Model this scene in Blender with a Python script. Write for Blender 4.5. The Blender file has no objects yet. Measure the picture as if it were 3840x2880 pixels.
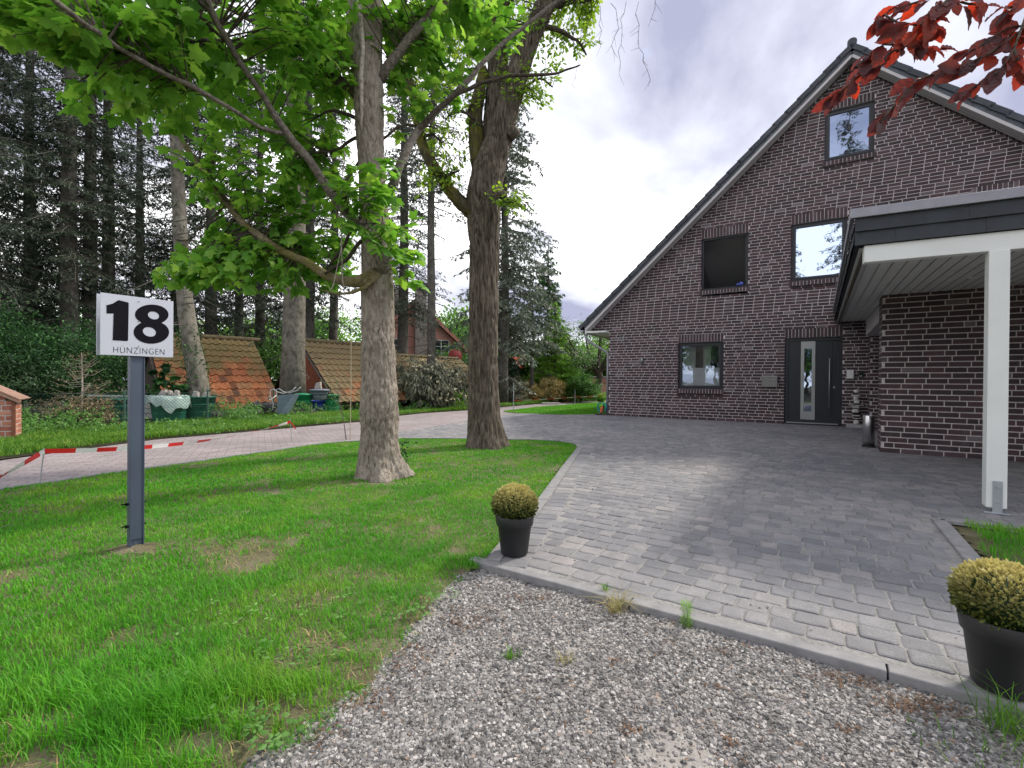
import bpy, math, random
import numpy as np
from mathutils import Vector, Matrix, noise as mnoise
R=math.radians
SC=bpy.context.scene; COL=SC.collection
rng=np.random.default_rng(7); random.seed(7)
# ---------------- camera, world, sun, exposure ----------------
H=1.06
cd=bpy.data.cameras.new('camera'); cam=bpy.data.objects.new('camera',cd); COL.objects.link(cam)
cd.sensor_width=36; cd.lens=36*1788/3840; cd.clip_start=.05; cd.clip_end=2000
cam.matrix_world=Matrix.Translation((0,0,H))@Matrix.Rotation(R(90-.288),4,'X')@Matrix.Rotation(R(.458),4,'Z')
SC.camera=cam
SUNDIR=Vector((.84*math.cos(R(44.5)),.54*math.cos(R(44.5)),math.sin(R(44.5)))).normalized()
sl=bpy.data.lights.new('sun','SUN'); sl.energy=1.75; sl.angle=R(7); sl.color=(1,.93,.82)
so=bpy.data.objects.new('sun',sl); COL.objects.link(so); so.rotation_euler=SUNDIR.to_track_quat('Z','Y').to_euler()
W=bpy.data.worlds.new('World'); SC.world=W; W.use_nodes=True
wt=W.node_tree; wn=wt.nodes; wn.clear(); WL=wt.links.new
def wnode(t,**k):
    x=wn.new(t)
    for a,b in k.items(): setattr(x,a,b)
    return x
out=wnode('ShaderNodeOutputWorld'); sky=wnode('ShaderNodeTexSky',sky_type='NISHITA',sun_disc=False)
sky.sun_elevation=R(44.5); sky.sun_rotation=math.atan2(.84,.54)
b1=wnode('ShaderNodeBackground'); b1.inputs[1].default_value=.11; WL(sky.outputs[0],b1.inputs[0])
tc=wnode('ShaderNodeTexCoord'); sx=wnode('ShaderNodeSeparateXYZ'); WL(tc.outputs['Generated'],sx.inputs[0])
ad=wnode('ShaderNodeMath',operation='ADD'); WL(sx.outputs[2],ad.inputs[0]); ad.inputs[1].default_value=.28
mx=wnode('ShaderNodeMath',operation='MAXIMUM'); WL(ad.outputs[0],mx.inputs[0]); mx.inputs[1].default_value=.08
dx=wnode('ShaderNodeMath',operation='DIVIDE'); WL(sx.outputs[0],dx.inputs[0]); WL(mx.outputs[0],dx.inputs[1])
dy=wnode('ShaderNodeMath',operation='DIVIDE'); WL(sx.outputs[1],dy.inputs[0]); WL(mx.outputs[0],dy.inputs[1])
cx_=wnode('ShaderNodeCombineXYZ'); WL(dx.outputs[0],cx_.inputs[0]); WL(dy.outputs[0],cx_.inputs[1]); cx_.inputs[2].default_value=2.35
n1=wnode('ShaderNodeTexNoise'); n1.inputs['Scale'].default_value=1.15; n1.inputs['Detail'].default_value=9; n1.inputs['Roughness'].default_value=.52; n1.inputs['Distortion'].default_value=.25
WL(cx_.outputs[0],n1.inputs['Vector'])
r1=wnode('ShaderNodeValToRGB'); e=r1.color_ramp.elements
e[0].position=.36; e[0].color=(.21,.22,.30,1); e[1].position=.555; e[1].color=(1.0,1.0,1.02,1)
m=e.new(.47); m.color=(.42,.43,.49,1)
WL(n1.outputs[0],r1.inputs[0])
b2=wnode('ShaderNodeBackground'); b2.inputs[1].default_value=1.0; WL(r1.outputs[0],b2.inputs[0])
n2=wnode('ShaderNodeTexNoise'); n2.inputs['Scale'].default_value=2.3; n2.inputs['Detail'].default_value=6; WL(cx_.outputs[0],n2.inputs['Vector'])
r2=wnode('ShaderNodeValToRGB'); r2.color_ramp.elements[0].position=.20; r2.color_ramp.elements[1].position=.26; WL(n2.outputs[0],r2.inputs[0])
ms=wnode('ShaderNodeMixShader'); WL(r2.outputs[0],ms.inputs[0]); WL(b1.outputs[0],ms.inputs[1]); WL(b2.outputs[0],ms.inputs[2]); WL(ms.outputs[0],out.inputs[0])
vs=SC.view_settings; vs.view_transform='Standard'; vs.look='None'; vs.exposure=1.25; vs.gamma=1; vs.use_curve_mapping=False
SC.cycles.max_bounces=7; SC.cycles.transparent_max_bounces=8; SC.cycles.diffuse_bounces=3
# ---------------- helpers ----------------
def at(x,y,Z):
    "point seen at pixel (x,y) of the 2212 px wide photograph, Z metres in front of the camera"
    X=x*1.736; Y=y*1.736
    return Vector(((X-1920)/1788*Z, Z, H-(Y-(1431+.008*(X-1920)))/1788*Z))
def G(x,y):
    X=x*1.736; Y=y*1.736
    Z=H*1788/(Y-(1431+.008*(X-1920)))
    return Vector(((X-1920)/1788*Z,Z,0))
def pm(w,Z): return w*1.736/1788*Z
def prop(o,label=None,cat=None,group=None,kind=None):
    if label:o['label']=label
    if cat:o['category']=cat
    if group:o['group']=group
    if kind:o['kind']=kind
    return o
def empty(name,loc=(0,0,0),rz=0,label=None,cat=None,group=None):
    o=bpy.data.objects.new(name,None); COL.objects.link(o); o.location=loc; o.rotation_euler=(0,0,rz); o.empty_display_size=.1
    return prop(o,label,cat,group)
def npmesh(name,V,polys,mats,parent=None,smooth=False,mi=None):
    """V (n,3); polys: list of (m,k) index arrays; mi: list of material index (scalar or array) per block"""
    me=bpy.data.meshes.new(name); V=np.asarray(V,dtype=np.float32)
    me.vertices.add(len(V)); me.vertices.foreach_set('co',V.ravel())
    polys=[np.asarray(p,dtype=np.int32) for p in polys if len(p)]
    nl=sum(p.size for p in polys); npoly=sum(len(p) for p in polys)
    me.loops.add(nl); me.loops.foreach_set('vertex_index',np.concatenate([p.ravel() for p in polys]))
    tot=np.concatenate([np.full(len(p),p.shape[1],dtype=np.int32) for p in polys])
    st=np.concatenate([[0],np.cumsum(tot)[:-1]]).astype(np.int32)
    me.polygons.add(npoly); me.polygons.foreach_set('loop_start',st)
    try: me.polygons.foreach_set('loop_total',tot)
    except Exception: pass
    if mi is not None:
        me.polygons.foreach_set('material_index',np.asarray(mi,dtype=np.int32))
    me.polygons.foreach_set('use_smooth',np.full(npoly,bool(smooth)))
    for m_ in (mats if isinstance(mats,(list,tuple)) else [mats]): me.materials.append(m_)
    me.update(calc_edges=True); me.validate()
    o=bpy.data.objects.new(name,me); COL.objects.link(o)
    if parent: o.parent=parent
    return o
class MB:
    def __init__(s): s.v=[]; s.f=[]; s.m=[]
    def add(s,vs,fs,m=0):
        b=len(s.v); s.v+= [tuple(v) for v in vs]; s.f+=[tuple(i+b for i in f) for f in fs]; s.m+=[m]*len(fs); return s
    def box(s,c,d,rot=None,m=0,taper=1):
        hx,hy,hz=d[0]/2,d[1]/2,d[2]/2; c=Vector(c); vs=[]
        for z in(-1,1):
            k=taper if z>0 else 1
            for x,y in((-1,-1),(1,-1),(1,1),(-1,1)):
                p=Vector((x*hx*k,y*hy*k,z*hz))
                if rot is not None: p=rot@p
                vs.append(c+p)
        return s.add(vs,[(3,2,1,0),(4,5,6,7),(0,1,5,4),(1,2,6,5),(2,3,7,6),(3,0,4,7)],m)
    def bb(s,x0,x1,y0,y1,z0,z1,m=0): return s.box(((x0+x1)/2,(y0+y1)/2,(z0+z1)/2),(x1-x0,y1-y0,z1-z0),m=m)
    def bar(s,a,b,w,h,m=0,up=(0,0,1)):
        a=Vector(a);b=Vector(b); x=(b-a); L=x.length; x.normalize(); y=Vector(up).cross(x)
        if y.length<1e-4: y=Vector((0,1,0)).cross(x)
        y.normalize(); z=x.cross(y)
        return s.box((a+b)/2,(L,w,h),Matrix((x,y,z)).transposed(),m)
    def tube(s,P,rad,n=8,m=0,cap=True):
        P=[Vector(p) for p in P]; k=len(P)
        if not hasattr(rad,'__len__'): rad=[rad]*k
        t=(P[1]-P[0]).normalized(); u=t.orthogonal().normalized(); vs=[]
        for i in range(k):
            t=(P[min(i+1,k-1)]-P[max(i-1,0)]).normalized()
            u=(u-t*u.dot(t)).normalized(); w=t.cross(u)
            for j in range(n):
                a=2*math.pi*j/n; vs.append(P[i]+(u*math.cos(a)+w*math.sin(a))*rad[i])
        fs=[(i*n+j,i*n+(j+1)%n,(i+1)*n+(j+1)%n,(i+1)*n+j) for i in range(k-1) for j in range(n)]
        if cap: fs+= [tuple(range(n-1,-1,-1)),tuple((k-1)*n+j for j in range(n))]
        return s.add(vs,fs,m)
    def lathe(s,prof,c=(0,0,0),n=32,m=0,sy=1):
        vs=[];k=len(prof)
        for r,z in prof:
            for j in range(n):
                a=2*math.pi*j/n; vs.append((c[0]+r*math.cos(a),c[1]+r*sy*math.sin(a),c[2]+z))
        fs=[(i*n+j,i*n+(j+1)%n,(i+1)*n+(j+1)%n,(i+1)*n+j) for i in range(k-1) for j in range(n)]
        return s.add(vs,fs,m)
    def prism(s,poly,z0,z1,m=0):
        n=len(poly)
        return s.add([(p[0],p[1],z0) for p in poly]+[(p[0],p[1],z1) for p in poly],[tuple(range(n-1,-1,-1)),tuple(range(n,2*n))]+[(i,(i+1)%n,n+(i+1)%n,n+i) for i in range(n)],m)
    def build(s,name,mats,parent=None,smooth=False,bevel=0,seg=2,solid=0):
        me=bpy.data.meshes.new(name); me.from_pydata([tuple(v) for v in s.v],[],s.f)
        for x in (mats if isinstance(mats,(list,tuple)) else [mats]): me.materials.append(x)
        me.polygons.foreach_set('material_index',s.m)
        if smooth:
            me.polygons.foreach_set('use_smooth',[len(f)<=4 for f in s.f])
        me.validate(); me.update()
        o=bpy.data.objects.new(name,me); COL.objects.link(o)
        if parent:o.parent=parent
        if solid:
            b=o.modifiers.new('s','SOLIDIFY'); b.thickness=solid
        if bevel:
            b=o.modifiers.new('b','BEVEL'); b.width=bevel; b.segments=seg; b.limit_method='ANGLE'; b.angle_limit=R(40)
        return o
# ---------------- materials ----------------
def newmat(name):
    m=bpy.data.materials.new(name); m.use_nodes=True; return m,m.node_tree.nodes,m.node_tree.links.new,m.node_tree.nodes['Principled BSDF']
def ramp(N,L,fac,stops):
    r=N.new('ShaderNodeValToRGB'); e=r.color_ramp.elements
    while len(e)<len(stops): e.new(.5)
    for i,(p,c) in enumerate(stops):
        e[i].position=p; e[i].color=(*c,1)
    L(fac,r.inputs[0]); return r.outputs[0]
def noisen(N,L,scale,detail=5,rough=.55,vec=None,stretch=None,dist=0,obj=True):
    n=N.new('ShaderNodeTexNoise'); n.inputs['Scale'].default_value=scale; n.inputs['Detail'].default_value=detail; n.inputs['Roughness'].default_value=rough; n.inputs['Distortion'].default_value=dist
    if vec is None: vec=coordn(N,L,stretch)
    L(vec,n.inputs['Vector']); return n.outputs[0]
def coordn(N,L,stretch=None):
    t=N.new('ShaderNodeTexCoord'); v=t.outputs['Object']
    if stretch:
        mp=N.new('ShaderNodeMapping'); mp.inputs['Scale'].default_value=stretch; L(v,mp.inputs[0]); v=mp.outputs[0]
    return v
def mixc(N,L,fac,a,b,mode='MIX'):
    x=N.new('ShaderNodeMix'); x.data_type='RGBA'; x.blend_type=mode
    for s_,v in((x.inputs[0],fac),(x.inputs[6],a),(x.inputs[7],b)):
        if hasattr(v,'is_linked'): L(v,s_)
        elif isinstance(v,(tuple,list)): s_.default_value=(*v[:3],1)
        else: s_.default_value=v
    return x.outputs[2]
def bumpn(N,L,P,h,strength=.3,dist=.01,prev=None):
    b=N.new('ShaderNodeBump'); b.inputs['Strength'].default_value=strength; b.inputs['Distance'].default_value=dist; L(h,b.inputs['Height'])
    if prev is not None: L(prev,b.inputs['Normal'])
    L(b.outputs[0],P.inputs['Normal']); return b.outputs[0]
def island(N): return N.new('ShaderNodeNewGeometry').outputs['Random Per Island']
def simple(name,c,rough=.6,metal=0,var=.15,scale=8,bump=0,bscale=40,c2=None,stretch=None,spec=.5):
    m,N,L,P=newmat(name); P.inputs['Roughness'].default_value=rough; P.inputs['Metallic'].default_value=metal; P.inputs['Specular IOR Level'].default_value=spec
    c2=c2 or tuple(x*(1-var*2) for x in c)
    n=noisen(N,L,scale,6,.6,stretch=stretch)
    L(ramp(N,L,n,[(.3,c2),(.68,c)]),P.inputs['Base Color'])
    if bump: bumpn(N,L,P,noisen(N,L,bscale,6,.6,stretch=stretch),bump,.01)
    return m
def leafmat(name,cols,trans=.5,tcol=None,rough=.5,zvar=None):
    """cols: colour stops picked per leaf; diffuse + translucent + gloss"""
    m,N,L,P=newmat(name); P.inputs['Roughness'].default_value=rough; P.inputs['Specular IOR Level'].default_value=.35
    k=len(cols); st=[(i/max(1,k-1),c) for i,c in enumerate(cols)]
    c=ramp(N,L,island(N),st)
    cl=noisen(N,L,1.1,2,.5); c=mixc(N,L,.6,c,ramp(N,L,cl,[(.35,(.62,.7,.6)),(.65,(1.3,1.25,1.1))]),'MULTIPLY')
    if zvar:
        sp=N.new('ShaderNodeSeparateXYZ'); L(coordn(N,L),sp.inputs[0]); c=mixc(N,L,ramp(N,L,sp.outputs[2],[(zvar[0],(0,0,0)),(zvar[1],(1,1,1))]),c,zvar[2],'MIX')
    L(c,P.inputs['Base Color'])
    T=N.new('ShaderNodeBsdfTranslucent')
    if tcol: L(mixc(N,L,1.0,c,tcol,'MULTIPLY'),T.inputs[0])
    else: L(c,T.inputs[0])
    M=N.new('ShaderNodeMixShader'); M.inputs[0].default_value=trans; L(P.outputs[0],M.inputs[1]); L(T.outputs[0],M.inputs[2])
    L(M.outputs[0],N['Material Output'].inputs[0]); return m
M={}
def brickmat(name,stops,bump=.25):
    m,N,L,P=newmat(name); P.inputs['Roughness'].default_value=.75
    c=ramp(N,L,island(N),stops)
    n=noisen(N,L,9,6,.65); c=mixc(N,L,.8,c,ramp(N,L,n,[(.32,(.75,.73,.75)),(.5,(1,1,1)),(.72,(1.3,1.25,1.27))]),'MULTIPLY')
    fl=noisen(N,L,1.6,5,.6); c=mixc(N,L,ramp(N,L,fl,[(.60,(0,0,0)),(.78,(.42,.42,.42))]),c,(.22,.20,.215))
    L(c,P.inputs['Base Color']); bumpn(N,L,P,noisen(N,L,60,5,.6),bump,.006); return m
M['brick']=brickmat('dark_brick',[(0,(.032,.021,.024)),(.3,(.043,.026,.030)),(.6,(.058,.032,.037)),(.9,(.074,.040,.045)),(.96,(.10,.076,.082)),(1,(.16,.135,.145))])
M['redbrick']=brickmat('red_brick',[(0,(.30,.10,.065)),(.6,(.42,.16,.10)),(1,(.50,.25,.17))])
M['mortar']=simple('mortar',(.66,.61,.61),.95,scale=20,bump=.3,bscale=150)
M['anth']=simple('anthracite_frame',(.009,.011,.017),.45,var=.05)
M['alu']=simple('brushed_aluminium',(.36,.37,.37),.42,metal=.7,var=.12,scale=3,stretch=(40,40,1))
M['zinc']=simple('zinc_sheet',(.33,.33,.36),.42,metal=.6,var=.12,scale=4)
M['white']=simple('white_paint',(.72,.74,.72),.5,var=.04,scale=3,bump=.05)
M['soffit']=simple('grey_soffit',(.52,.50,.50),.6,var=.06,scale=2)
M['slate']=simple('slate',(.028,.034,.042),.65,var=.2,scale=6,bump=.2)
def tilemat(name,stops,moss=None):
    m,N,L,P=newmat(name); P.inputs['Roughness'].default_value=.7
    c=ramp(N,L,island(N),stops)
    n=noisen(N,L,14,6,.6); c=mixc(N,L,.7,c,ramp(N,L,n,[(.3,(.6,.6,.6)),(.7,(1.3,1.3,1.3))]),'MULTIPLY')
    if moss:
        sp=N.new('ShaderNodeSeparateXYZ'); L(coordn(N,L),sp.inputs[0])
        nn=noisen(N,L,1.2,5,.6); ma=N.new('ShaderNodeMath'); ma.operation='MULTIPLY_ADD'; L(nn,ma.inputs[0]); ma.inputs[1].default_value=2.2; L(sp.outputs[2],ma.inputs[2])
        r=N.new('ShaderNodeMath'); r.operation='MULTIPLY_ADD'; L(island(N),r.inputs[0]); r.inputs[1].default_value=.35; L(ma.outputs[0],r.inputs[2])
        c=mixc(N,L,ramp(N,L,r.outputs[0],[(min(.99,moss[0]/5),(0,0,0)),(min(1,moss[1]/5),(.85,.85,.85))]),c,(.12,.10,.035))
        # the ramp input is 0..1: scale
    L(c,P.inputs['Base Color']); bumpn(N,L,P,noisen(N,L,50,5,.6),.3,.008); return m
M['rooftile']=tilemat('roof_tile',[(0,(.035,.04,.05)),(1,(.065,.07,.082))])
# terracotta tiles with moss towards the ridge
def pantile_mat(name,z0,z1,base=None,mossc=(.13,.105,.035)):
    m,N,L,P=newmat(name); P.inputs['Roughness'].default_value=.8
    c=ramp(N,L,island(N),base or [(0,(.10,.045,.02)),(.12,(.30,.10,.035)),(.5,(.44,.15,.055)),(.85,(.50,.19,.075)),(1,(.42,.20,.11))])
    n=noisen(N,L,12,6,.65); c=mixc(N,L,.8,c,ramp(N,L,n,[(.3,(.5,.5,.5)),(.7,(1.3,1.25,1.2))]),'MULTIPLY')
    sp=N.new('ShaderNodeSeparateXYZ'); L(coordn(N,L),sp.inputs[0])
    a=N.new('ShaderNodeMapRange'); L(sp.outputs[2],a.inputs[0]); a.inputs[1].default_value=z0; a.inputs[2].default_value=z1
    nn=noisen(N,L,1.0,5,.6); s1=N.new('ShaderNodeMath'); s1.operation='MULTIPLY_ADD'; L(nn,s1.inputs[0]); s1.inputs[1].default_value=1.3; L(a.outputs[0],s1.inputs[2])
    s2=N.new('ShaderNodeMath'); s2.operation='MULTIPLY_ADD'; L(island(N),s2.inputs[0]); s2.inputs[1].default_value=.5; L(s1.outputs[0],s2.inputs[2])
    s3=N.new('ShaderNodeMath'); s3.operation='MULTIPLY'; L(s2.outputs[0],s3.inputs[0]); s3.inputs[1].default_value=.4
    c=mixc(N,L,ramp(N,L,s3.outputs[0],[(.44,(0,0,0)),(.62,(.92,.92,.92))]),c,mossc)
    L(c,P.inputs['Base Color']); bumpn(N,L,P,noisen(N,L,50,5,.6),.4,.01); return m
def barkmat(name,c1,c2,c3,stretch=(1,1,.25),sc=14,moss=None,bump=.8):
    m,N,L,P=newmat(name); P.inputs['Roughness'].default_value=.9; P.inputs['Specular IOR Level'].default_value=.2
    v=coordn(N,L,stretch)
    n=noisen(N,L,sc,8,.65,vec=v,dist=.6); n2=noisen(N,L,2.2,5,.6)
    c=ramp(N,L,n,[(.33,c1),(.48,c2),(.7,c3)]); c=mixc(N,L,.7,c,ramp(N,L,n2,[(.3,(.62,.6,.58)),(.7,(1.3,1.3,1.32))]),'MULTIPLY')
    if moss:
        c=mixc(N,L,ramp(N,L,noisen(N,L,3.5,6,.6),[(.5-moss*.3,(0,0,0)),(.68-moss*.3,(.85,.85,.85))]),c,(.13,.12,.025))
    L(c,P.inputs['Base Color'])
    vo=N.new('ShaderNodeTexVoronoi'); vo.feature='DISTANCE_TO_EDGE'; vo.inputs['Scale'].default_value=sc*.9; L(v,vo.inputs['Vector'])
    b1=bumpn(N,L,P,vo.outputs['Distance'],bump*.7,.02); bumpn(N,L,P,n,bump,.02,prev=b1); return m
M['maplebark']=barkmat('maple_bark',(.14,.112,.09),(.27,.235,.195),(.38,.335,.285),(1,1,.38),28,bump=1.3)
M['oakbark']=barkmat('oak_bark',(.03,.024,.018),(.12,.10,.078),(.22,.19,.15),(1,1,.16),30,bump=1.0)
M['mossbark']=barkmat('mossy_bark',(.025,.022,.015),(.07,.06,.04),(.12,.11,.07),(1,1,.4),20,moss=.3)
M['lichenlimb']=barkmat('lichen_limb',(.08,.065,.04),(.17,.145,.09),(.28,.24,.15),(1,1,1),25,moss=.25)
M['limb']=barkmat('grey_limb',(.07,.06,.05),(.15,.13,.11),(.26,.23,.20),(1,1,1),25)
M['darklimb']=barkmat('dark_limb',(.03,.025,.02),(.07,.06,.045),(.12,.10,.08),(1,1,1),25)
M['deadlimb']=barkmat('dead_limb',(.20,.17,.14),(.36,.32,.28),(.5,.45,.4),(1,1,1),25)
M['firbark']=barkmat('fir_bark',(.065,.06,.048),(.14,.13,.105),(.225,.21,.17),(1,1,.6),9,bump=.5)
M['firdark']=barkmat('fir_bark_dark',(.05,.047,.04),(.10,.095,.08),(.16,.15,.13),(1,1,.6),9,bump=.5)
M['wood_old']=simple('old_boards',(.10,.075,.06),.9,scale=5,c2=(.03,.024,.02),stretch=(6,6,.6),bump=.4)
M['wood_red']=simple('red_boards',(.30,.085,.04),.8,scale=6,c2=(.13,.04,.02),stretch=(6,6,.5),bump=.4)
M['concrete']=simple('concrete',(.36,.35,.35),.9,scale=30,c2=(.27,.26,.26),bump=.3,bscale=120)
M['kerb']=simple('kerb_concrete',(.27,.265,.268),.9,scale=12,c2=(.18,.178,.18),bump=.35,bscale=160)
M['pot']=simple('black_plastic',(.022,.022,.025),.55,var=.1,scale=4,bump=.03)
M['tub']=simple('green_plastic',(.02,.16,.11),.45,var=.15,scale=3)
M['tubb']=simple('bright_green_plastic',(.02,.27,.12),.4,var=.15,scale=3)
M['blue']=simple('blue_plastic',(.02,.05,.35),.4,var=.15)
M['greytub']=simple('grey_plastic',(.16,.19,.24),.5,var=.15)
M['rubble']=simple('rubble_stone',(.40,.37,.34),.9,scale=10,c2=(.2,.18,.17),bump=.4)
M['darkstone']=simple('dark_rubble',(.14,.13,.125),.9,scale=10,c2=(.05,.05,.05),bump=.4)
M['galv']=simple('galvanised',(.42,.45,.48),.45,metal=.5,var=.1)
M['postpaint']=simple('blue_grey_steel',(.055,.075,.115),.5,var=.12,scale=3,bump=.04)
M['signwhite']=simple('sign_white',(.46,.48,.55),.4,var=.015,scale=2)
M['black']=simple('black_print',(.004,.004,.008),.6,var=0,spec=.1)
M['wiregreen']=simple('green_wire',(.04,.10,.075),.5)
M['tape_r']=simple('tape_red',(.75,.03,.03),.4,var=.05)
M['tape_w']=simple('tape_white',(.82,.82,.82),.4,var=.03)
M['film']=simple('plastic_film',(.30,.40,.37),.3,var=.1)
M['whitepl']=simple('white_plastic',(.7,.7,.7),.4,var=.08)
M['orange']=simple('orange_plastic',(.75,.10,.03),.4)
M['teal']=simple('turquoise_hose',(.0,.30,.42),.4)
def glassmat(name,f=.5,tint=(.5,.52,.55)):
    m,N,L,P=newmat(name); N.remove(P)
    g=N.new('ShaderNodeBsdfGlossy'); g.inputs['Color'].default_value=(.52,.62,.80,1); g.inputs['Roughness'].default_value=.012
    t=N.new('ShaderNodeBsdfTransparent'); t.inputs[0].default_value=(*tint,1)
    b=N.new('ShaderNodeBump'); b.inputs['Strength'].default_value=.08; b.inputs['Distance'].default_value=.02; L(noisen(N,L,2.6,2,.5),b.inputs['Height']); L(b.outputs[0],g.inputs['Normal'])
    x=N.new('ShaderNodeMixShader'); x.inputs[0].default_value=f; L(t.outputs[0],x.inputs[1]); L(g.outputs[0],x.inputs[2]); L(x.outputs[0],N['Material Output'].inputs[0]); return m
M['glass']=glassmat('window_glass',.72,(.3,.3,.32)); M['glass_low']=glassmat('ground_glass',.30,(.75,.78,.78)); M['doorglass']=glassmat('door_glass',.45,(.3,.4,.4))
# ---------------- leaf templates ----------------
def mirror(half):
    return half+[(-x,y) for x,y in reversed(half[1:-1])]
def tmpl(outline,ctr,fold=.25,curl=.25,L=None):
    P=[(0 if False else ctr[0],ctr[1])]+outline
    V=np.array([(x,y,-fold*abs(x)-curl*y*y) for x,y in P]); n=len(outline)
    F=np.array([(0,1+i,1+(i+1)%n) for i in range(n)]); return V,F
MAPLE=tmpl(mirror([(0,0),(.16,-.10),(.44,-.02),(.33,.15),(.47,.24),(.66,.52),(.42,.49),(.30,.60),(.20,.62),(.25,.76),(0,1.05)]),(0,.3),.22,.22)
def beech():
    V=[];F=[];ys=np.linspace(0,1,10); w=.31*np.sin(np.pi*ys**.85)**.8*(1+.05*np.sin(ys*50)); w[0]=w[-1]=.004
    for i,y in enumerate(ys):
        z=-.20*y*y; rp=.018*(1 if i%2 else -1)
        V+=[(-w[i],y,z+.30*w[i]+rp),(-w[i]*.5,y,z+.10*w[i]+rp*.6),(0,y,z),(w[i]*.5,y,z+.10*w[i]+rp*.6),(w[i],y,z+.30*w[i]+rp)]
    for i in range(9):
        for j in range(4): F.append((i*5+j,i*5+j+1,i*5+6+j,i*5+5+j))
    return np.array(V),np.array(F)
BEECH=beech()
OAK=tmpl(mirror([(0,0),(.10,.15),(.22,.28),(.16,.42),(.32,.58),(.22,.74),(.14,.92),(0,1)]),(0,.5),.2,.25)
OVAL=tmpl(mirror([(0,0),(.24,.3),(.24,.65),(0,1)]),(0,.5),.3,.25)
STRAP=tmpl(mirror([(0,0),(.12,.15),(.13,.6),(0,1)]),(0,.4),.3,.5)
DIAM=(np.array([(0,0,0),(.28,.45,-.06),(0,1,-.15),(-.28,.45,-.06)]),np.array([(0,1,2),(0,2,3)]))
SPRAY=(np.array([(0,0,0),(.16,.35,-.02),(0,1,-.08),(-.16,.35,-.02)]),np.array([(0,1,2),(0,2,3)]))
def frames(dirs,ups):
    y=dirs/np.maximum(1e-6,np.linalg.norm(dirs,axis=1,keepdims=True))
    x=np.cross(y,ups); x/=np.maximum(1e-6,np.linalg.norm(x,axis=1,keepdims=True)); z=np.cross(x,y)
    return np.stack([x,y,z],axis=2)
def scatter(t,pos,Rm,size):
    V,F=t; n=len(pos)
    if np.ndim(size)==0: size=np.full(n,size)
    X=np.einsum('nij,kj->nki',Rm,V)*np.asarray(size)[:,None,None]+pos[:,None,:]
    return X.reshape(-1,3),(F[None]+(np.arange(n)*len(V))[:,None,None]).reshape(-1,F.shape[1])
def leafmesh(name,t,pos,dirs,ups,size,mat,parent=None):
    V,F=scatter(t,np.asarray(pos,float),frames(np.asarray(dirs,float),np.asarray(ups,float)),size)
    return npmesh(name,V,[F],mat,parent)
def rvec(n,s=1.): return rng.normal(size=(n,3))*s
def blobleaves(name,parent,mat,blobs,t,size,per=40,clump=.16,up=(0,0,1),droop=.3,rand=.6,shell=.35):
    """blobs: (cx,cy,cz,rx,ry,rz,nclumps) ellipsoids filled with clumps of leaves"""
    PP=[];DD=[];UU=[]
    for b in blobs:
        c=np.array(b[:3]);r=np.array(b[3:6]);k=int(b[6])
        d=rvec(k); d/=np.linalg.norm(d,axis=1,keepdims=True)
        q=d*(shell+(1-shell)*rng.random((k,1))**.5)
        cc=c+q*r*(1+.12*rng.normal(size=(k,1)))
        cc=cc[cc[:,2]>.02]; k=len(cc)
        if not k: continue
        m_=int(per); cs=clump*min(r)*2 if clump<1 else clump
        p=np.repeat(cc,m_,0)+rvec(k*m_)*np.array([1,1,.6])*cs*.5
        o=(p-c)/r; o/=np.maximum(1e-6,np.linalg.norm(o,axis=1,keepdims=True))
        dd=o*.7+rvec(len(p),rand); dd[:,2]-=droop
        uu=np.array(up)+o*.4+rvec(len(p),.45)
        PP.append(p);DD.append(dd);UU.append(uu)
    p=np.concatenate(PP);k=p[:,2]>.01
    p=p[k]
    return leafmesh(name,t,p,np.concatenate(DD)[k],np.concatenate(UU)[k],size*(.65+.7*rng.random(len(p))),mat,parent)
def stems(name,parent,mat,base,tops,r=.02):
    m=MB()
    for tp in tops:
        b=Vector(base)+Vector((random.uniform(-.1,.1),random.uniform(-.1,.1),0)); tp=Vector(tp); md=(b+tp)/2+Vector((random.uniform(-.1,.1),random.uniform(-.1,.1),.1))
        m.tube([b,md,tp],[r,r*.7,r*.25],5)
    return m.build(name,mat,parent,smooth=True)
def shrub(name,loc,size,mat,label,cat,t=DIAM,leaf=.05,n=60,per=40,group=None,lobes=5,stemmat=None,droop=.3,clump=.22,rz=None,shell=.35,spread=.55):
    e=empty(name,loc,0,label,cat,group); w,d_,h=size; bl=[]
    for i in range(lobes):
        a=random.random()*6.28; k=random.uniform(.1,spread)
        bl.append((math.cos(a)*w/2*k,math.sin(a)*d_/2*k,h*random.uniform(.35,.68),w/2*random.uniform(.5,.7),d_/2*random.uniform(.5,.7),h*random.uniform(.28,.36),n/lobes))
    bl.append((0,0,h*.4,w/2*.85,d_/2*.85,h*.4,n*.6))
    blobleaves('foliage',e,mat,bl,t,leaf,per,clump,droop=droop,shell=shell)
    stems('stem',e,stemmat or M['darklimb'],(0,0,-.05),[(b[0],b[1],b[2]) for b in bl],max(.012,h*.012))
    return e
def copytree(o,parent=None):
    c=o.copy(); COL.objects.link(c); c.parent=parent
    for k in list(o.children): copytree(k,c)
    return c
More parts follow.
